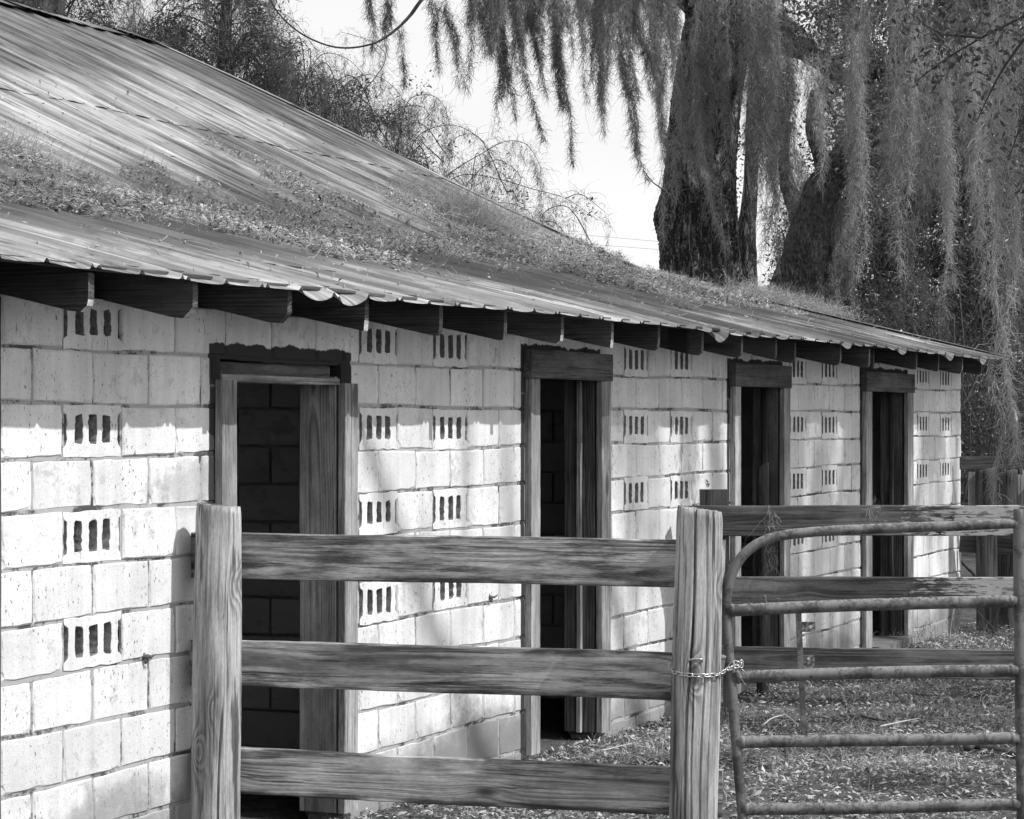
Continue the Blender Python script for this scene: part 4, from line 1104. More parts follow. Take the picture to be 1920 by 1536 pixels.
# ---- wood behind, right side
def wood_tree(px, Z, w_px, top, n, rng):
    t = thing('wood_tree', 'dark moss hung tree in the dense wood behind the stable', 'tree', tuple(np.r_[at(px, 700, Z)[:2], 0]), 'trees of the wood behind the stable')
    r0 = rng.uniform(.12, .24)
    limb(t, 'trunk', [np.r_[at(px, 700, Z)[:2], -.2], at(px+rng.normal()*15, 700, Z), at(px+rng.normal()*30, 450, Z), at(px+rng.normal()*50, 200, Z), at(px+rng.normal()*70, -100, Z)], np.array([r0*1.3, r0, r0*.85, r0*.7, r0*.4]), M['bark'], 9)
    b = Bag(); f = Bag()
    for k in range(n):
        x = px + rng.normal()*w_px; y = rng.uniform(top, 930) if rng.uniform() < .85 else rng.uniform(-150, top)
        c = at(x, y, Z + rng.normal()*1.6)
        leaf_puff(b, c, (.55, .55, .42), 230, (.06, .13), rng)
        if k % 2 == 0: fine_puff(f, c, (.5, .5, .5), 60, (.15, .4), .010, .25, rng)
    put_bag(b, 'crown', M['leaf'], t)
    put_bag(f, 'twigs', M['needle'], t)
rw = np.random.default_rng(51)
for px, Z, wpx, top, n in ((1580, 42, 40, 400, 60), (1650, 47, 50, 200, 95), (1720, 39, 55, 60, 110), (1790, 45, 55, 0, 120), (1860, 37, 55, 20, 120), (1935, 43, 55, 0, 110), (2030, 38, 60, 0, 70), (2140, 41, 60, 0, 60), (2250, 38, 60, 0, 60), (2370, 40, 60, 0, 50)):
    wood_tree(px, Z, wpx, top, n, rw)
# ---- shrubs with shiny leaves past the stable's far end
for k, (px, py, Z, r, n, lab) in enumerate(((1515, 400, 43, 1.5, 1500, 'tall loose thicket closing the sky gap between the two oaks'), (1640, 640, 27.5, .8, 900, 'round leafy shrub showing above the eave near the leaning oak'), (1745, 640, 27.0, .9, 1100, 'leafy shrub rising above the far end of the eave'), (1845, 790, 26.0, .75, 1300, 'shrub with small shiny leaves just right of the stable corner'), (1905, 830, 28.0, .9, 1300, 'shrub behind the tip of the lowest hanging moss'), (1880, 620, 30.5, 1.0, 1100, 'tall tangled bush behind the longest moss column'), (2010, 800, 27, .9, 900, 'broad bush at the right edge behind the yard fence'))):
    c = at(px, py, Z); t = thing('shrub', lab, 'shrub', (c[0], c[1], 0), 'shrubs beyond the stable')
    b = Bag(); f = Bag()
    for q in range(14):
        cc = c + rw.normal(size=3)*np.array([r*.5, r*.5, r*.5]); leaf_puff(b, cc, (.35, .35, .3), n//14, (.03, .065), rw)
        fine_puff(f, cc, (.4, .4, .4), 60, (.15, .35), .007, .1, rw)
    put_bag(b, 'foliage', M['leaf'], t); put_bag(f, 'twigs', M['needle'], t)
    mb = MB()
    for q in range(5): mb.tube(smooth_path([np.array([c[0]+rw.normal()*.1, c[1]+rw.normal()*.1, -.05]), np.array([c[0]+rw.normal()*.25, c[1]+rw.normal()*.2, c[2]*.5]), c+rw.normal(size=3)*r*.4], 3), [.02, .017, .015, .012, .01, .008, .006], 5)
    link_fix(link('stem', mb.mesh('stem', M['twig'], True), t))

# ---- fine twigged cedars behind the roof on the left
def arch(pts, r0, r1, mb, n=6):
    P = smooth_path(pts, 6); mb.tube(P, np.linspace(r0, r1, len(P)), n); return P
rc = np.random.default_rng(61)
def edge_y(x):   # skyline of the mass in the photograph
    return np.interp(x, [-100, 430, 500, 560, 640, 740, 830, 900, 1000, 1060], [-260, -200, 30, 90, 130, 190, 250, 300, 345, 400])
def roof_y(x): return np.interp(x, [0, 280, 700, 960, 1230], [20, 90, 270, 400, 520])
CED = [(110, 39, (-60, 250), 'dark feathery cedar behind the roof ridge at the left edge'),
       (425, 37, (230, 520), 'dense cedar with a dark trunk behind the upper roof'),
       (620, 36, (500, 770), 'thin twiggy cedar behind the middle of the roof slope'),
       (860, 35, (740, 1050), 'low cedar with bare arching twigs near the foot of the roof slope')]
for ci, (px, Z, (xa, xb), lab) in enumerate(CED):
    base = np.r_[at(px, 700, Z)[:2], 0]; t = thing('cedar', lab, 'tree', tuple(base), 'cedars behind the roof')
    topy = edge_y(px)-30
    limb(t, 'trunk', [base-(0, 0, .2), at(px+6, 560, Z), at(px-8, (300, 300, 420, 520)[ci], Z), at(px+5, (-150, -150, 300, 450)[ci], Z)], np.array([.24, .19, .15, .05]) * (1, 1, .4, .3)[ci], M['bark'], 9)
    br = MB(); f = Bag(); lf = Bag(); dk_ = Bag()
    nb = (120, 130, 115, 26)[ci]
    for k in range(nb):
        x = rc.uniform(xa, xb); ye, yr = edge_y(x), roof_y(x)
        y = rc.uniform(ye, yr+60); Zb = Z + rc.normal()*1.3
        tip = at(x, y, Zb); st = at(px+rc.normal()*8, y+rc.uniform(-20, 130), Z) if ci < 2 else tip + np.array([rc.normal()*.5, rc.normal()*.5, -rc.uniform(.3, .9)])
        mid = (st+tip)/2 + np.array([0, 0, rc.uniform(.15, .6)])
        if k % 3 == 0: arch([st, mid, tip, tip+np.array([rc.normal()*.25, rc.normal()*.25, -rc.uniform(.15, .5)])], (.016, .016, .009, .008)[ci], .003, br, 5)
        dens = np.clip((y-ye)/70, .25, 1)
        fine_puff(f, tip, (.36, .45, .28), int((150 if ci < 2 else 110)*dens), (.10, .26), .0055, .3, rc, .28)
        if ci < 2 or rc.uniform() < .45: leaf_puff(lf, tip+rc.normal(size=3)*.2, (.3, .3, .25), int((170 if ci < 2 else 110)*dens), (.035, .07), rc)
        if rc.uniform() < .5:
            h = hank_vf([tip+(0, 0, .1), tip+(rc.normal()*.05, 0, -.25), tip+(rc.normal()*.1, 0, -rc.uniform(.35, .75))], rc.uniform(.06, .22), 2600, .006, (.05, .12), .9, rc)
            V, F_, T = moved(h, (1, 1, 1), (0, 0, 0)); dk_.put(V, F_, T)
    link_fix(link('branch', br.mesh('branch', M['twig'], True), t))['kind'] = 'stuff'
    put_bag(f, 'foliage', M['needle'], t)
    put_bag(dk_, 'moss', M['moss'], t)
    if lf.n: put_bag(lf, 'leaves', M['leaf'], t)
    # the bare arches against the sky
    arcs = {1: [[(430, 120), (470, 60), (520, 70), (560, 120)], [(420, 60), (470, 10), (540, 30), (590, 90)]],
            2: [[(620, 260), (640, 170), (690, 140), (740, 165), (770, 215)], [(560, 180), (600, 105), (650, 110), (690, 150)], [(640, 220), (720, 120), (700, 80), (640, 60)]],
            3: [[(740, 330), (760, 200), (800, 178), (830, 195), (845, 240)], [(800, 360), (850, 320), (900, 290), (945, 266), (985, 270), (1010, 305), (1014, 330)], [(790, 380), (860, 330), (930, 335), (1000, 355), (1060, 372), (1120, 412)], [(1060, 372), (1090, 365), (1135, 398)],
                [(850, 400), (880, 340), (930, 300), (975, 330), (965, 360)], [(980, 430), (1010, 416), (1040, 418), (1062, 440)], [(760, 300), (790, 250), (850, 235), (900, 260), (930, 300)], [(880, 400), (930, 380), (985, 392), (1010, 425)], [(700, 250), (745, 205), (790, 200), (815, 230)]]}.get(ci, [])
    ab = MB(); hb = Bag(); fb = Bag()
    for pl_ in arcs:
        Q = arch([at(x, y, Z-.6+.1*i) for i, (x, y) in enumerate(pl_)], .008, .003, ab, 5)
        for q in Q[3:]:
            if rc.uniform() < .45:
                h = hank_vf([q, q+(rc.normal()*.02, 0, -.12), q+(rc.normal()*.05, 0, -rc.uniform(.2, .55))], rc.uniform(.03, .10), 3000, .005, (.04, .09), .8, rc)
                V, F_, T = moved(h, (1, 1, 1), (0, 0, 0)); hb.put(V, F_, T)
            fine_puff(fb, q, (.10, .10, .08), 7, (.12, .35), .0042, .25, rc, .3)
    if arcs:
        link_fix(link('twig', ab.mesh('twig', M['twig'], True), t)); put_bag(hb, 'moss', M['moss'], t); put_bag(fb, 'fine_twigs', M['needle'], t)

# ---- Spanish moss hanks against the sky, each hanging from the oak limb above the picture
def hank(label, pts, wpx, Z, dens=12500, group='moss hanks against the sky', fw=.0048, taper=1.0, ragged=.3, fl=(.05, .12), rng=None, mat='moss'):
    rng = rng or RNG; P3 = [at(x, y, Z+.05*i) for i, (x, y) in enumerate(pts)]
    b = hank_vf(P3, wpx*Z/FPX, dens, fw, fl, taper, rng, None, ragged)
    base = P3[0]; V = np.concatenate(b.V) - base
    o = link('moss_hank', mesh('moss_hank', V, np.concatenate(b.F), M[mat], False, np.concatenate(b.T)), None, tuple(base))
    return tag(o, label, 'moss', group)
rh = np.random.default_rng(71)
HK = [('short thin moss hank left of the curved bough, leftmost against the sky', [(691, -20), (694, 40), (698, 92)], 14),
      ('short bushy moss hank hanging just above the lowest bend of the curved bough', [(724, -20), (726, 40), (728, 92)], 26),
      ('moss hank dangling straight down from the curved bough', [(752, 48), (754, 100), (758, 162)], 15),
      ('single slim moss hank just right of where the bough leaves the picture', [(808, -20), (815, 60), (825, 132)], 18),
      ('wispy moss thread pair right of the slim hank', [(832, -10), (850, 70), (862, 165)], 7),
      ('very thin slanting moss strand in the open sky', [(836, 10), (862, 90), (879, 168)], 6),
      ('broad moss hank splitting into two tails over the open sky', [(915, -30), (925, 60), (937, 140), (936, 190)], 44),
      ('right tail of the splitting hank, curving to a fine point', [(935, 30), (950, 110), (966, 220)], 22),
      ('thin dark moss hank curving far to the right at its tip', [(964, -20), (972, 60), (985, 140), (1024, 264)], 17),
      ('medium moss hank slanting right beside the thin dark one', [(985, -30), (998, 70), (1012, 130), (1026, 180)], 24),
      ('short stubby moss hank between two long ones', [(1006, -30), (1008, 30), (1011, 78)], 22),
      ('longest thick moss hank in the open sky, tapering to a low point', [(1036, -40), (1040, 80), (1052, 170), (1071, 240), (1079, 306)], 42),
      ('faint trailing moss strand beside the longest hank', [(1066, -20), (1070, 60), (1074, 112)], 9),
      ('straight pointed moss hank halfway to the oak trunk', [(1117, -30), (1120, 70), (1125, 150), (1131, 248)], 30),
      ('thick moss hank bending right at its foot towards the oak trunk', [(1158, -40), (1167, 80), (1178, 180), (1192, 270), (1216, 340)], 40),
      ('moss hank beside the oak trunk, nearest to its left edge', [(1198, -30), (1216, 90), (1234, 180), (1246, 260)], 30)]
for lab, pts, wp in HK: hank(lab, pts, wp, 26.0 + rh.uniform(-.6, .6), rng=rh)
o = limb(None, 'twig', [at(1206, 318, 26.3), at(1222, 340, 26.4), at(1238, 352, 26.5), at(1248, 360, 26.6)], np.array([.005, .006, .008, .009]), M['twig'], 5)
tag(o, 'bare crooked twig sticking out of the foot of the bending moss hank', 'twig')
b = Bag()
for (pts, wp) in (([(930, 190), (934, 215), (940, 235)], 10), ([(926, 222), (930, 245), (936, 262)], 6)):
    V, F_, T = moved(hank_vf([at(x, y, 26) for x, y in pts], wp*26/FPX, 4200, .005, (.04, .09), .8, rh), (1, 1, 1), (0, 0, 0)); b.put(V, F_, T)
# veil over the oak trunk
veil = Bag()
for (pts, wp) in (([(1228, -60), (1232, 80), (1242, 200), (1246, 300)], 40), ([(1252, -60), (1256, 100), (1262, 270)], 52), ([(1285, -60), (1285, 120), (1296, 260), (1320, 360), (1352, 468)], 70),
                  ([(1290, 60), (1300, 230), (1330, 380), (1362, 470)], 46), ([(1322, -60), (1326, 120), (1338, 280), (1352, 400)], 66), ([(1352, -60), (1356, 100), (1366, 240), (1372, 330)], 56), ([(1385, -60), (1388, 80), (1396, 190), (1400, 280)], 48), ([(1410, -30), (1412, 120), (1414, 260)], 36),
                  ([(1247, 200), (1246, 330), (1243, 460)], 10), ([(1262, 250), (1268, 330), (1272, 380)], 16)):
    V, F_, T = moved(hank_vf([at(x, y, 28.9+.2*rh.normal()) for x, y in pts], wp*28.9/FPX, 5200, .0052, (.05, .13), .75, rh, None, .25), (1, 1, 1), (0, 0, 0)); veil.put(V, F_, T)
V = np.concatenate(veil.V); b0 = at(1320, 200, 28.9)
tag(link('moss_veil', mesh('moss_veil', V-b0, np.concatenate(veil.F), M['moss_sunlit'], False, np.concatenate(veil.T)), None, tuple(b0)), 'dense moss veil draped down the front of the huge oak trunk', 'moss')
# prominent columns on the right
cols = [('long shaggy moss column at the right edge, its tip just above the fence', [(1893, -60), (1890, 200), (1893, 420), (1886, 620), (1888, 760), (1894, 850), (1890, 938)], 66, 17.0, .55, .004),
        ('bright thick moss column just left of the leafy top right corner', [(1700, -60), (1698, 120), (1696, 280), (1700, 400), (1702, 520)], 58, 21.5, .55, .0045),
        ('moss column between the bright one and the right edge', [(1768, 80), (1766, 230), (1772, 380), (1776, 540)], 56, 22.5, .6, .0045),
        ('broad moss column just left of the longest one', [(1838, 60), (1836, 260), (1842, 430), (1846, 560)], 76, 21.0, .65, .0045),
        ('narrow moss column right of the big trunk with sky behind it', [(1455, -60), (1452, 100), (1448, 260), (1452, 420)], 26, 28.4, .8, .005),
        ('moss column hanging in front of the leaning oak', [(1608, 60), (1604, 230), (1610, 420), (1604, 520)], 46, 26.0, .75, .005),
        ('ragged moss column over the bright sky gap', [(1530, 100), (1528, 200), (1534, 300), (1530, 350)], 40, 27.0, .7, .005)]
for lab, pts, wp, Z, tap, fw in cols: hank(lab, pts, wp, Z, 8000, 'moss columns in the wood', fw, tap, .22, (.05, .13), rh, 'moss_sunlit')
# everything else hanging in the wood reads as one grey curtain
cur = Bag(); lib = [hank_vf([np.array([0, 0, 0.]), np.array([.02*rh.normal(), 0, -.6]), np.array([.06*rh.normal(), 0, -1.4])], .26, 1900, .0075, (.07, .17), .8, rh) for _ in range(8)]
for k in range(74):
    x = rh.uniform(1420, 2120); y = rh.uniform(-150, 640); Z = rh.uniform(24.5, 40)
    if 1425 < x < 1610 and -40 < y < 430 and rh.uniform() < .7: continue
    if x < 1560 and y > 300 and rh.uniform() < .5: continue
    c = at(x, y, Z); s_ = rh.uniform(.5, 1.15)
    if at(x, y, Z)[2] - 1.4*s_ < .4: continue
    V, F_, T = moved(lib[k % 8], (s_*rh.uniform(.7, 1.3), s_, s_*rh.uniform(.8, 1.3)), c, rh.uniform(0, 6.28)); cur.put(V, F_, T)
def extra(x, y0, y1, w_, Z, dens=7000, tap=.8):
    xm = x + rh.normal()*5
    V, F_, T = moved(hank_vf([at(x, y0, Z), at(xm, (2*y0+y1)/3, Z), at(xm+rh.normal()*5, (y0+2*y1)/3, Z), at(x+rh.normal()*8, y1, Z)], w_*Z/FPX, dens, .005, (.05, .14), tap, rh, None, .7), (1, 1, 1), (0, 0, 0)); cur.put(V, F_, T)
for k in range(46):      # ragged fringe along the limb at the top of the picture
    x = rh.uniform(870, 1250); y1 = 20 + rh.exponential(45)*(1+.6*(x > 1030)); extra(x, -70, min(y1, 190), rh.uniform(8, 30), rh.uniform(25, 27.5), 8500)
for k in range(52):      # in and beside the sky gap between the oaks
    x = rh.choice([rh.uniform(1405, 1480), rh.uniform(1440, 1640)]); y0 = rh.uniform(-60, 200); extra(x, y0, y0+rh.uniform(120, 330), rh.uniform(8, 34), rh.uniform(27.2, 30.5), 5200)
for k in range(16):      # between the big columns
    x = rh.uniform(1600, 1935); y0 = rh.uniform(-80, 260); extra(x, y0, y0+rh.uniform(130, 380), rh.uniform(10, 46), rh.uniform(20.5, 25), 5000, .65)
for k in range(26):      # over the cedars, top left
    x = rh.uniform(-40, 520); y = rh.uniform(-140, edge_y(x)+160 if x > 450 else 60)
    V, F_, T = moved(lib[k % 8], (.5, .5, rh.uniform(.35, .75)), at(x, y, rh.uniform(33, 36)), rh.uniform(0, 6.28)); cur.put(V, F_, T)
V, F_, T = np.concatenate(b.V), np.concatenate(b.F), np.concatenate(b.T); cur.put(V, F_, T)
tag(link('hanging_moss', cur.mesh('hanging_moss', M['moss'])), 'grey curtain of hanging moss filling the wood on the right', 'moss', kind='stuff')
# near leafy bough, top right corner
bg_ = thing('oak_bough', 'near leafy oak bough with small dark leaves in the top right corner', 'branch', tuple(at(1960, 60, 15)))
mb = MB(); lb_ = Bag()
for pts in ([(2040, -20), (1900, 40), (1790, 100), (1720, 150)], [(1960, 20), (1880, 130), (1830, 230)], [(2000, 100), (1930, 200), (1890, 300)], [(1840, 70), (1760, 60), (1700, 20)], [(2040, 200), (1960, 260), (1910, 360)]):
    Q = arch([at(x, y, 15+.15*i) for i, (x, y) in enumerate(pts)], .012, .003, mb, 5)
    for q in Q[1:]:
        leaf_puff(lb_, q, (.22, .22, .18), 16, (.035, .065), rh)
link_fix(link('branch', mb.mesh('branch', M['twig'], True), bg_)); put_bag(lb_, 'foliage', M['leaf'], bg_)

# ---- power lines far off
for y0, y1, lab in ((438, 453, 'upper faint power line crossing the low sky'), (455, 468, 'lower faint power line crossing the low sky')):
    mb = MB(); pts = [at(200+200*k, y0-32.6+(y1-y0+ -0)*(k/4.5)*1.2+1.5*math.sin(k), 120) for k in range(12)]
    pts = [at(600+100*k, y0 + (y1-y0)*((600+100*k)-1065)/(1235-1065), 120) for k in range(12)]
    mb.tube(pts, .007, 5); tag(link('power_line', mb.mesh('power_line', M['bark'])), lab, 'wire', 'power lines')

# ---- the great oak beside the yard (outside the picture) whose moss and leaves break up the sunlight
rs = np.random.default_rng(81); TE = math.tan(SUN_EL)
shade = thing('shade_oak', 'tall moss hung oak in the sunny yard, outside the picture, dappling the stable', 'tree', (17, 17, 0))
limb(shade, 'trunk', [(17, 17, -.2), (16.8, 17, 3), (16, 17, 8), (15.5, 17.5, 14), (15, 18, 20)], np.array([.8, .65, .55, .4, .2]), M['bark'], 14)
sl = MB()
for y1, x1, z1 in ((10.5, 9.5, 13.5), (13, 10, 14.5), (16, 9.5, 14), (19, 10, 15), (22, 9.5, 14.5), (25, 10.5, 15), (29, 11, 15), (18, 11, 20), (22, 11, 21), (14, 12, 20)):
    arch([(15.8, 17, 9), ((15.8+x1)/2, (17+y1)/2, z1-.5), (x1, y1, z1)], .25, .05, sl, 7)
link_fix(link('limb', sl.mesh('limb', M['bark'], True), shade))['kind'] = 'stuff'
slib = [hank_vf([np.array([0, 0, 0.]), np.array([.03*rs.normal(), .03, -.7]), np.array([.08*rs.normal(), .05, -1.7])], .34, 1500, .012, (.09, .2), .8, rs) for _ in range(5)]
sm = Bag(); sf = Bag()
def shade_hank(y, zt, X, s, w_=1.0):   # a hank whose shadow hangs from height zt on the wall plane at y
    V, F_, T = moved(slib[rs.integers(5)], (s*w_, s*w_, s), (X, y, zt+TE*X), rs.uniform(0, 6.28)); sm.put(V, F_, T)
def shade_leaf(y, z, X, r, n):
    leaf_puff(sf, np.array([X, y, z+TE*X]), (r, r, r*.8), n, (.07, .15), rs)
SHADE_HERE = True
# wall bays
for y, zt, s, w_ in ((11.7, 2.2, 1.0, .6), (12.2, 1.9, .9, .7), (11.2, 1.35, .7, .5)): shade_hank(y, zt, rs.uniform(9, 11), s, w_)
for y in np.arange(13.6, 16.0, .27):
    if rs.uniform() < .72: shade_hank(y + rs.normal()*.05, 2.6+rs.uniform(-.4, .6), rs.uniform(9, 12), 1.25, rs.uniform(.5, .9))
for y in np.arange(16.9, 23.2, .19):
    if abs(y-18.55) < .12 or abs(y-21.9) < .16 or abs(y-20.8) < .12: continue
    shade_hank(y + rs.normal()*.05, 2.7+rs.uniform(-.3, .8), rs.uniform(9, 13), 1.35, rs.uniform(.7, 1.2))
# roof: hanging moss throws streaks down the slope, leaf masses throw softer patches
def wall_eq(xr): return (low(xr) if xr > XB else upf(xr)) - TE*xr
def sunny(xr, y):     # a sunny lane running down the slope, and the sunny eave at the near end
    if xr > -1.35 and y < 13.5: return True
    return abs(xr + 4.6 - .33*(y-14.5) * -1) < .75 and y < 21
for k in range(420):
    y, xr = rs.uniform(9.0, 22.4), rs.uniform(-8.6, -.3)
    if sunny(xr, y) or (y > 20 and xr > -4.5): continue
    shade_hank(y, wall_eq(xr)+.5, rs.uniform(8, 12), rs.uniform(.8, 1.6), rs.uniform(.4, 1.0))
for k in range(380):
    y, xr = rs.uniform(9.0, 22.3), rs.uniform(-8.5, -.2)
    if y > 20 and xr > -4.5: continue
    if k > 190: y, xr = rs.uniform(15.5, 22.3), rs.uniform(-8.6, -5.6)
    if sunny(xr, y): continue
    shade_leaf(y, wall_eq(xr), rs.uniform(8, 13), rs.uniform(.3, .7), rs.integers(120, 330))
# yard ground
for k in range(34):
    xg, yg = rs.uniform(.3, 4.5), rs.uniform(11, 27); X = rs.uniform(9, 14)
    shade_leaf(yg, -TE*xg, X, rs.uniform(.25, .6), rs.integers(260, 620))
put_bag(sm, 'moss', M['moss'], shade); put_bag(sf, 'crown', M['leaf'], shade)

# ================================================================== LEAF LITTER AND FALLEN MOSS
rl = np.random.default_rng(91)
def litter(name, label, n_leaf, n_fib, place, L=(.022, .06), up=.012):
    p, nrm = place(n_leaf)
    V, F_, T = leaves(p + nrm*(rl.uniform(0, up, (n_leaf, 1))), rl.uniform(L[0], L[1], n_leaf)*np.clip(np.exp(rl.normal(size=n_leaf)*.28), .4, 1.5), rl, .45, flat=.42, fold=.3)
    o = link(name, mesh(name, V, F_, M['litter'], False, T)); tag(o, label, 'leaves', kind='stuff')
def on_ground(n):
    p = []
    while len(p) < n:
        m = n*3; y = 9.0 + 19*rl.uniform(0, 1, m)**1.35; x = rl.uniform(-.05, 4.8, m)
        d = .5+.5*np.sin(x*4.1+y*1.3)*np.sin(y*2.3-x)
        k = (x < 5.45-.205*y+1.3) & (rl.uniform(0, 1, m) < .45+.55*d)
        q = np.column_stack([x, y, ground_h(x, y)])[k]; p.extend(q[:n-len(p)])
    return np.array(p), np.array([[0, 0, 1.0]])
litter('leaf_litter', 'thick brown leaf litter covering the yard beside the stable', 44000, 0, on_ground, (.015, .046), .03)
gb = Bag(); p, _ = on_ground(15000)
D = rl.normal(size=(len(p), 3))*np.array([1, 1, .3]) + (0, 0, .25)
V, F_, T = fibres(p, D, rl.uniform(.05, .16, len(p)), .0026*rl.uniform(.6, 1.4, len(p)), 4, .5, .12, rl); gb.put(V, F_, T)
def tuft(c, r, n, h=(.05, .15), W=.003):
    q = np.asarray(c) + rl.normal(size=(n, 3))*np.array([r, r, .01]); D = rl.normal(size=(n, 3))*np.array([.7, .7, .3])+(0, 0, .7)
    return fibres(q, D, rl.uniform(h[0], h[1], n), W*rl.uniform(.6, 1.3, n), 4, .45, .22, rl)
for px, py, r, n in ((1290, 1395, .22, 700), (1230, 1420, .18, 500), (1480, 1420, .16, 500), (1590, 1370, .14, 400), (1700, 1430, .22, 900), (1660, 1340, .14, 400), (1780, 1330, .25, 900), (1850, 1360, .25, 800), (1690, 1185, .25, 700), (1740, 1195, .22, 600), (1440, 1345, .15, 400), (1560, 1300, .2, 500), (1700, 1290, .2, 500), (1860, 1280, .25, 700)):
    V, F_, T = tuft(ongr(px, py), r, n//2, (.04, .11)); gb.put(V, F_, T)
tag(link('fallen_moss', gb.mesh('fallen_moss', M['straw'])), 'pale fallen moss and dry stems lying among the leaves in the yard', 'moss', kind='stuff')
wb = Bag(); p, _ = on_ground(5200); k = (np.sin(p[:, 0]*5+p[:, 1]*2) > .1); p = p[k]
V, F_, T = fibres(p, rl.normal(size=(len(p), 3))*np.array([.6, .6, .2])+(0, 0, 1.), rl.uniform(.03, .10, len(p)), .005, 3, .3, .25, rl); wb.put(V, F_, T)
for k in range(30):
    c = ongr(rl.uniform(1690, 1930), rl.uniform(1175, 1245)); V, F_, T = leaves(c+rl.normal(size=(26, 3))*(.08, .08, .03)+(0, 0, .08), rl.uniform(.025, .05, 26), rl, .45); 
    V2, F2, T2 = fibres(np.tile(c, (8, 1))+rl.normal(size=(8, 3))*(.05, .05, 0), np.tile([0, 0, 1.], (8, 1))+rl.normal(size=(8, 3))*.4, .14, .004, 3, .2, .1, rl); wb.put(V2, F2, T2)
tag(link('weeds', wb.mesh('weeds', M['grass'])), 'low weeds sprouting through the leaf litter in the yard', 'weeds', kind='stuff')

# on the roof: a thick drift at the change of pitch with streaks running up and down the slope
def roof_z(x): return np.where(x > XB, 2.33 + PITCH*(.45-x), ZB + .46*(XB-x)+.02) + .012
def roof_density(x, y, moss=False):
    lo = -1.45 - .35*np.sin(y*.9) - .25*np.sin(y*2.3+1); hi = -2.95 - .35*np.sin(y*1.1+2) - .25*np.sin(y*2.7)
    d = 1/(1+np.exp((x-lo)/.07)) * 1/(1+np.exp((hi-x)/.09))
    u = (y-Y0R)/CR
    pan = np.clip(np.sin((u-.05)*np.pi)**2*1.6-.35, 0, 1)          # drifts lie in the pans of the sheets
    cellr = np.sin(np.floor(u)*12.9898)*43758.5453; cellr = cellr-np.floor(cellr)
    reach = hi - .15 - 1.15*cellr**1.6                               # each pan fills to its own height
    up_ = pan*(x < hi+.15)*(x > reach)*(.9)*(cellr > .3)
    frag = np.sin(x*2.6+cellr*40)*np.sin(x*5.1+cellr*17)
    up_ = up_*(frag > -.15)
    br = np.sin(y*2.1+x*3)*np.sin(x*5.3-y*1.3+1)
    patch = np.sin(y*1.7-x*2.2+.5)*np.sin(y*.63+x*3.1)
    fb = np.sin(x*7.3+y*2.9)*np.sin(y*4.7-x*3.3)+.6*np.sin(x*13.1-y*5.3)*np.sin(y*9.7+x*6.1)
    d = d*np.where(br+.35*fb > -.05, 1, .05)*np.where(patch+.3*fb > -.35, 1, .06)
    far = np.clip((y-17.5)/3, 0, 1)
    d = np.maximum(d, .5*far*(x < -1.5-.35*np.sin(y*3))*(x > -3.3)*(br+.4*fb > -.1))
    if moss: d = d*np.where(np.sin(y*3.3+x*4.1+1.3)*np.sin(y*1.9-x*6) > -.1, 1, .1)
    return np.clip(np.maximum(d, up_), 0, 1) + (.002 if moss else .004)
def on_roof(n, moss=False):
    p = []
    while len(p) < n:
        m = n*4; y = rl.uniform(8.0, YE-.05, m); x = rl.uniform(-6.2, .2, m)
        k = rl.uniform(0, 1, m) < roof_density(x, y, moss); q = np.column_stack([x, y, roof_z(x)])[k]; p.extend(q[:n-len(p)])
    return np.array(p), np.array([[.3, 0, .95]])
litter('roof_litter', 'drift of dead leaves lying along the change of pitch on the roof', 44000, 0, on_roof, (.014, .042), .06)
rbg = Bag(); p, _ = on_roof(32000, True); p = p[p[:, 0] > -4.6]
D = rl.normal(size=(len(p), 3))*np.array([1, 1, .45]) + (0, 0, .3)
V, F_, T = fibres(p + rl.uniform(0, .03, (len(p), 1))*np.array([[0, 0, 1]]), D, rl.uniform(.05, .15, len(p)), .0032*rl.uniform(.6, 1.4, len(p)), 4, .55, .08, rl); rbg.put(V, F_, T)
tag(link('roof_moss', rbg.mesh('roof_moss', M['straw'])), 'pale fallen moss matted over the leaf drift on the roof', 'moss', kind='stuff')
def onslope(px, py):
    d = ray(px, py)
    k = (2.33+PITCH*(.45-CAM[0])-CAM[2])/(d[2]+PITCH*d[0]); q = CAM+k*d
    if q[0] < XB:
        k = (ZB+.02+.46*(XB-CAM[0])-CAM[2])/(d[2]+.46*d[0]); q = CAM+k*d
    return q
for lab, (px, py), r, h, n in (('fluffy moss clump with dark holes on the roof near its far edge', (905, 425), (.30, .55, .13), .30, 2600),
                               ('loose moss wisp on the roof left of the fluffy clump', (800, 385), (.25, .40, .08), .2, 900),
                               ('low moss mound at the far right end of the roof drift, before the oak trunk', (1440, 556), (.3, .5, .06), .12, 1400),
                               ('moss mound on the roof edge under the leaning oak', (1530, 582), (.3, .5, .06), .12, 1200),
                               ('moss heap on the roof at the left edge of the picture', (20, 285), (.3, .35, .06), .14, 900),
                               ('small moss tuft lying on the low roof close to the eave', (1275, 575), (.08, .2, .02), .08, 260)):
    c = onslope(px, py); b = Bag(); q = rl.normal(size=(n, 3))*np.asarray(r)*.6; q[:, 2] = np.abs(q[:, 2]) - .243*q[:, 0]*(1 if c[0] > XB else 1.9)
    V, F_, T = fibres(q, rl.normal(size=(n, 3))+(0, 0, .3), rl.uniform(.08, h+.1, n), .0035, 5, .6, .05, rl); b.put(V, F_, T)
    o = link('moss_clump', b.mesh('moss_clump', M['straw']), None, tuple(c)); tag(o, lab, 'moss', 'moss clumps on the roof')
def stick(lab, pts, r, mat, f=ongr, name='stick', lift=.0, grp=None):
    P3 = [f(x, y)+np.array([0, 0, lift]) for x, y in pts]; o = limb(None, name, P3, np.linspace(r, r*.6, 4), M[mat], 6, 5, .08); tag(o, lab, 'stick', grp)
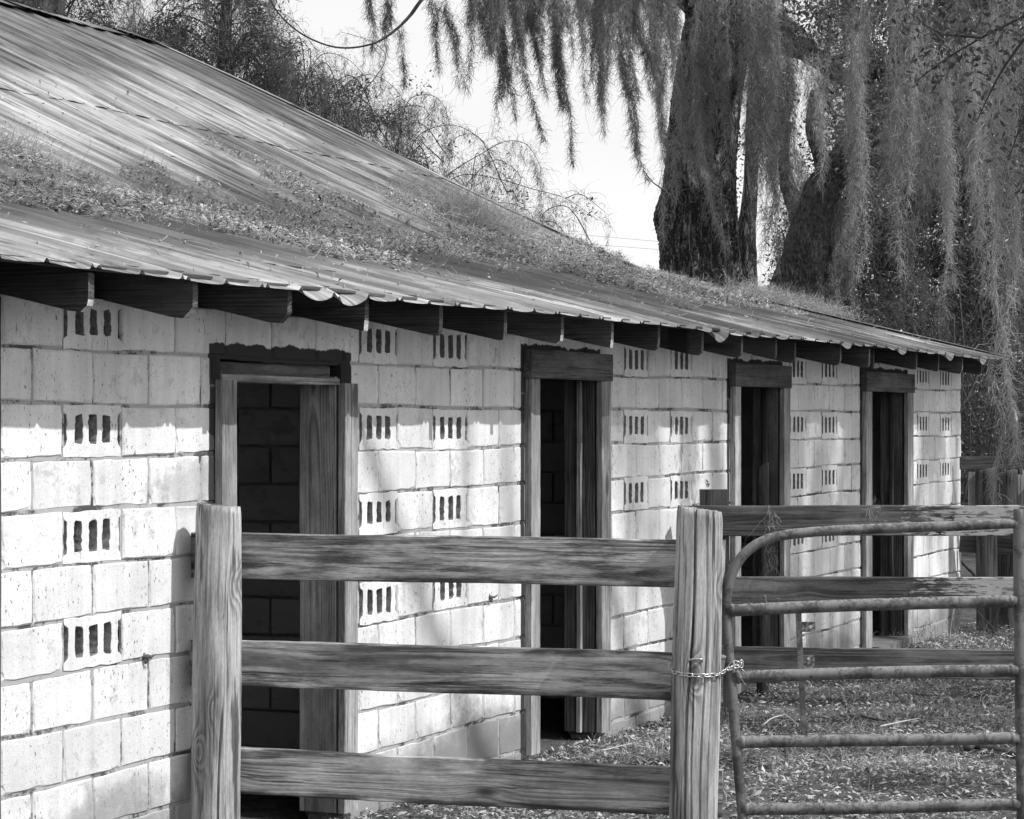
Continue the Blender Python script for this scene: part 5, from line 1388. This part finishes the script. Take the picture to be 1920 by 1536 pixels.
stick('short dark curved branch lying on the roof at the left edge', [(5, 366), (30, 358), (58, 362), (76, 378)], .012, 'twig', onslope, lift=.05)
stick('long thin pale twig lying across the roof drift', [(22, 282), (60, 318), (130, 348), (185, 372), (205, 398), (235, 410)], .004, 'straw', onslope, lift=.06)
stick('dark forked twig lying in the roof drift', [(150, 410), (165, 400), (178, 396)], .009, 'twig', onslope, lift=.04)
stick('pale upright straw on the roof above the drift', [(737, 390), (742, 372), (745, 358)], .004, 'pale_twig', lambda x, y: at(x, y, onslope(738, 388) @ np.array([-_S, _C, 0]) - CAM @ np.array([-_S, _C, 0])))
def up_stick(lab, pts, r, mat, Z): stick(lab, pts, r, mat, lambda x, y: at(x, y, Z))
up_stick('bleached white stick standing upright in the yard before the end wall', [(1780, 1203), (1782, 1180), (1785, 1160), (1786, 1150), (1789, 1135)], .007, 'pale_twig', 20.4)
up_stick('pale bent twig curving out of the litter behind the gate', [(1868, 1318), (1874, 1303), (1878, 1290), (1876, 1276), (1868, 1268)], .006, 'pale_twig', 16.2)
up_stick('thin dark twig leaning towards the yard fence post', [(1865, 1180), (1840, 1155), (1820, 1130)], .006, 'twig', 20.9)
up_stick('thin forked weed stem beside the yard fence post', [(1860, 1195), (1865, 1165), (1876, 1135)], .005, 'twig', 20.6)
stick('dark knotty branch lying on the leaves behind the gate', [(1812, 1412), (1830, 1409), (1860, 1415), (1895, 1422), (1940, 1440)], .024, 'twig', lift=.03)
stick('long pale stick lying in the litter under the gate', [(1650, 1372), (1690, 1363), (1726, 1356)], .0055, 'pale_twig', lift=.03)
stick('grey stick lying in the litter left of the long pale one', [(1615, 1352), (1640, 1358), (1662, 1361)], .008, 'twig', lift=.03)
stick('pale arching twig beside the gate brace', [(1432, 1378), (1448, 1366), (1470, 1360), (1480, 1365), (1495, 1378)], .0045, 'pale_twig', lift=.06)
stick('pale stick lying in the litter behind the lowest fence rail', [(1130, 1418), (1160, 1410), (1185, 1404)], .0045, 'pale_twig', lift=.03)
# moss scraps caught on the boards and rails
def scrap(lab, pts, w_, Z, n, mat='straw', fw=.0022):
    b = hank_vf([at(x, y, Z) for x, y in pts], w_*Z/FPX, n, fw, (.03, .08), .3, rl, 3, .2); base = at(*pts[0], Z)
    o = link('moss_scrap', mesh('moss_scrap', np.concatenate(b.V)-base, np.concatenate(b.F), M[mat], False, np.concatenate(b.T)), None, tuple(base)); tag(o, lab, 'moss', 'moss scraps caught on the fences')
scrap('pale moss scrap caught on top of the flaking fence rail', [(1642, 938), (1636, 955), (1632, 972)], 16, 15.34, 5200)
scrap('thin moss strand dangling below the top rail behind the gate bend', [(1449, 1015), (1450, 1045), (1452, 1080)], 13, 15.30, 5200, 'moss')
scrap('few moss threads dangling on the top rail of the flaking fence', [(1450, 950), (1446, 975), (1448, 995)], 6, 15.36, 5000)
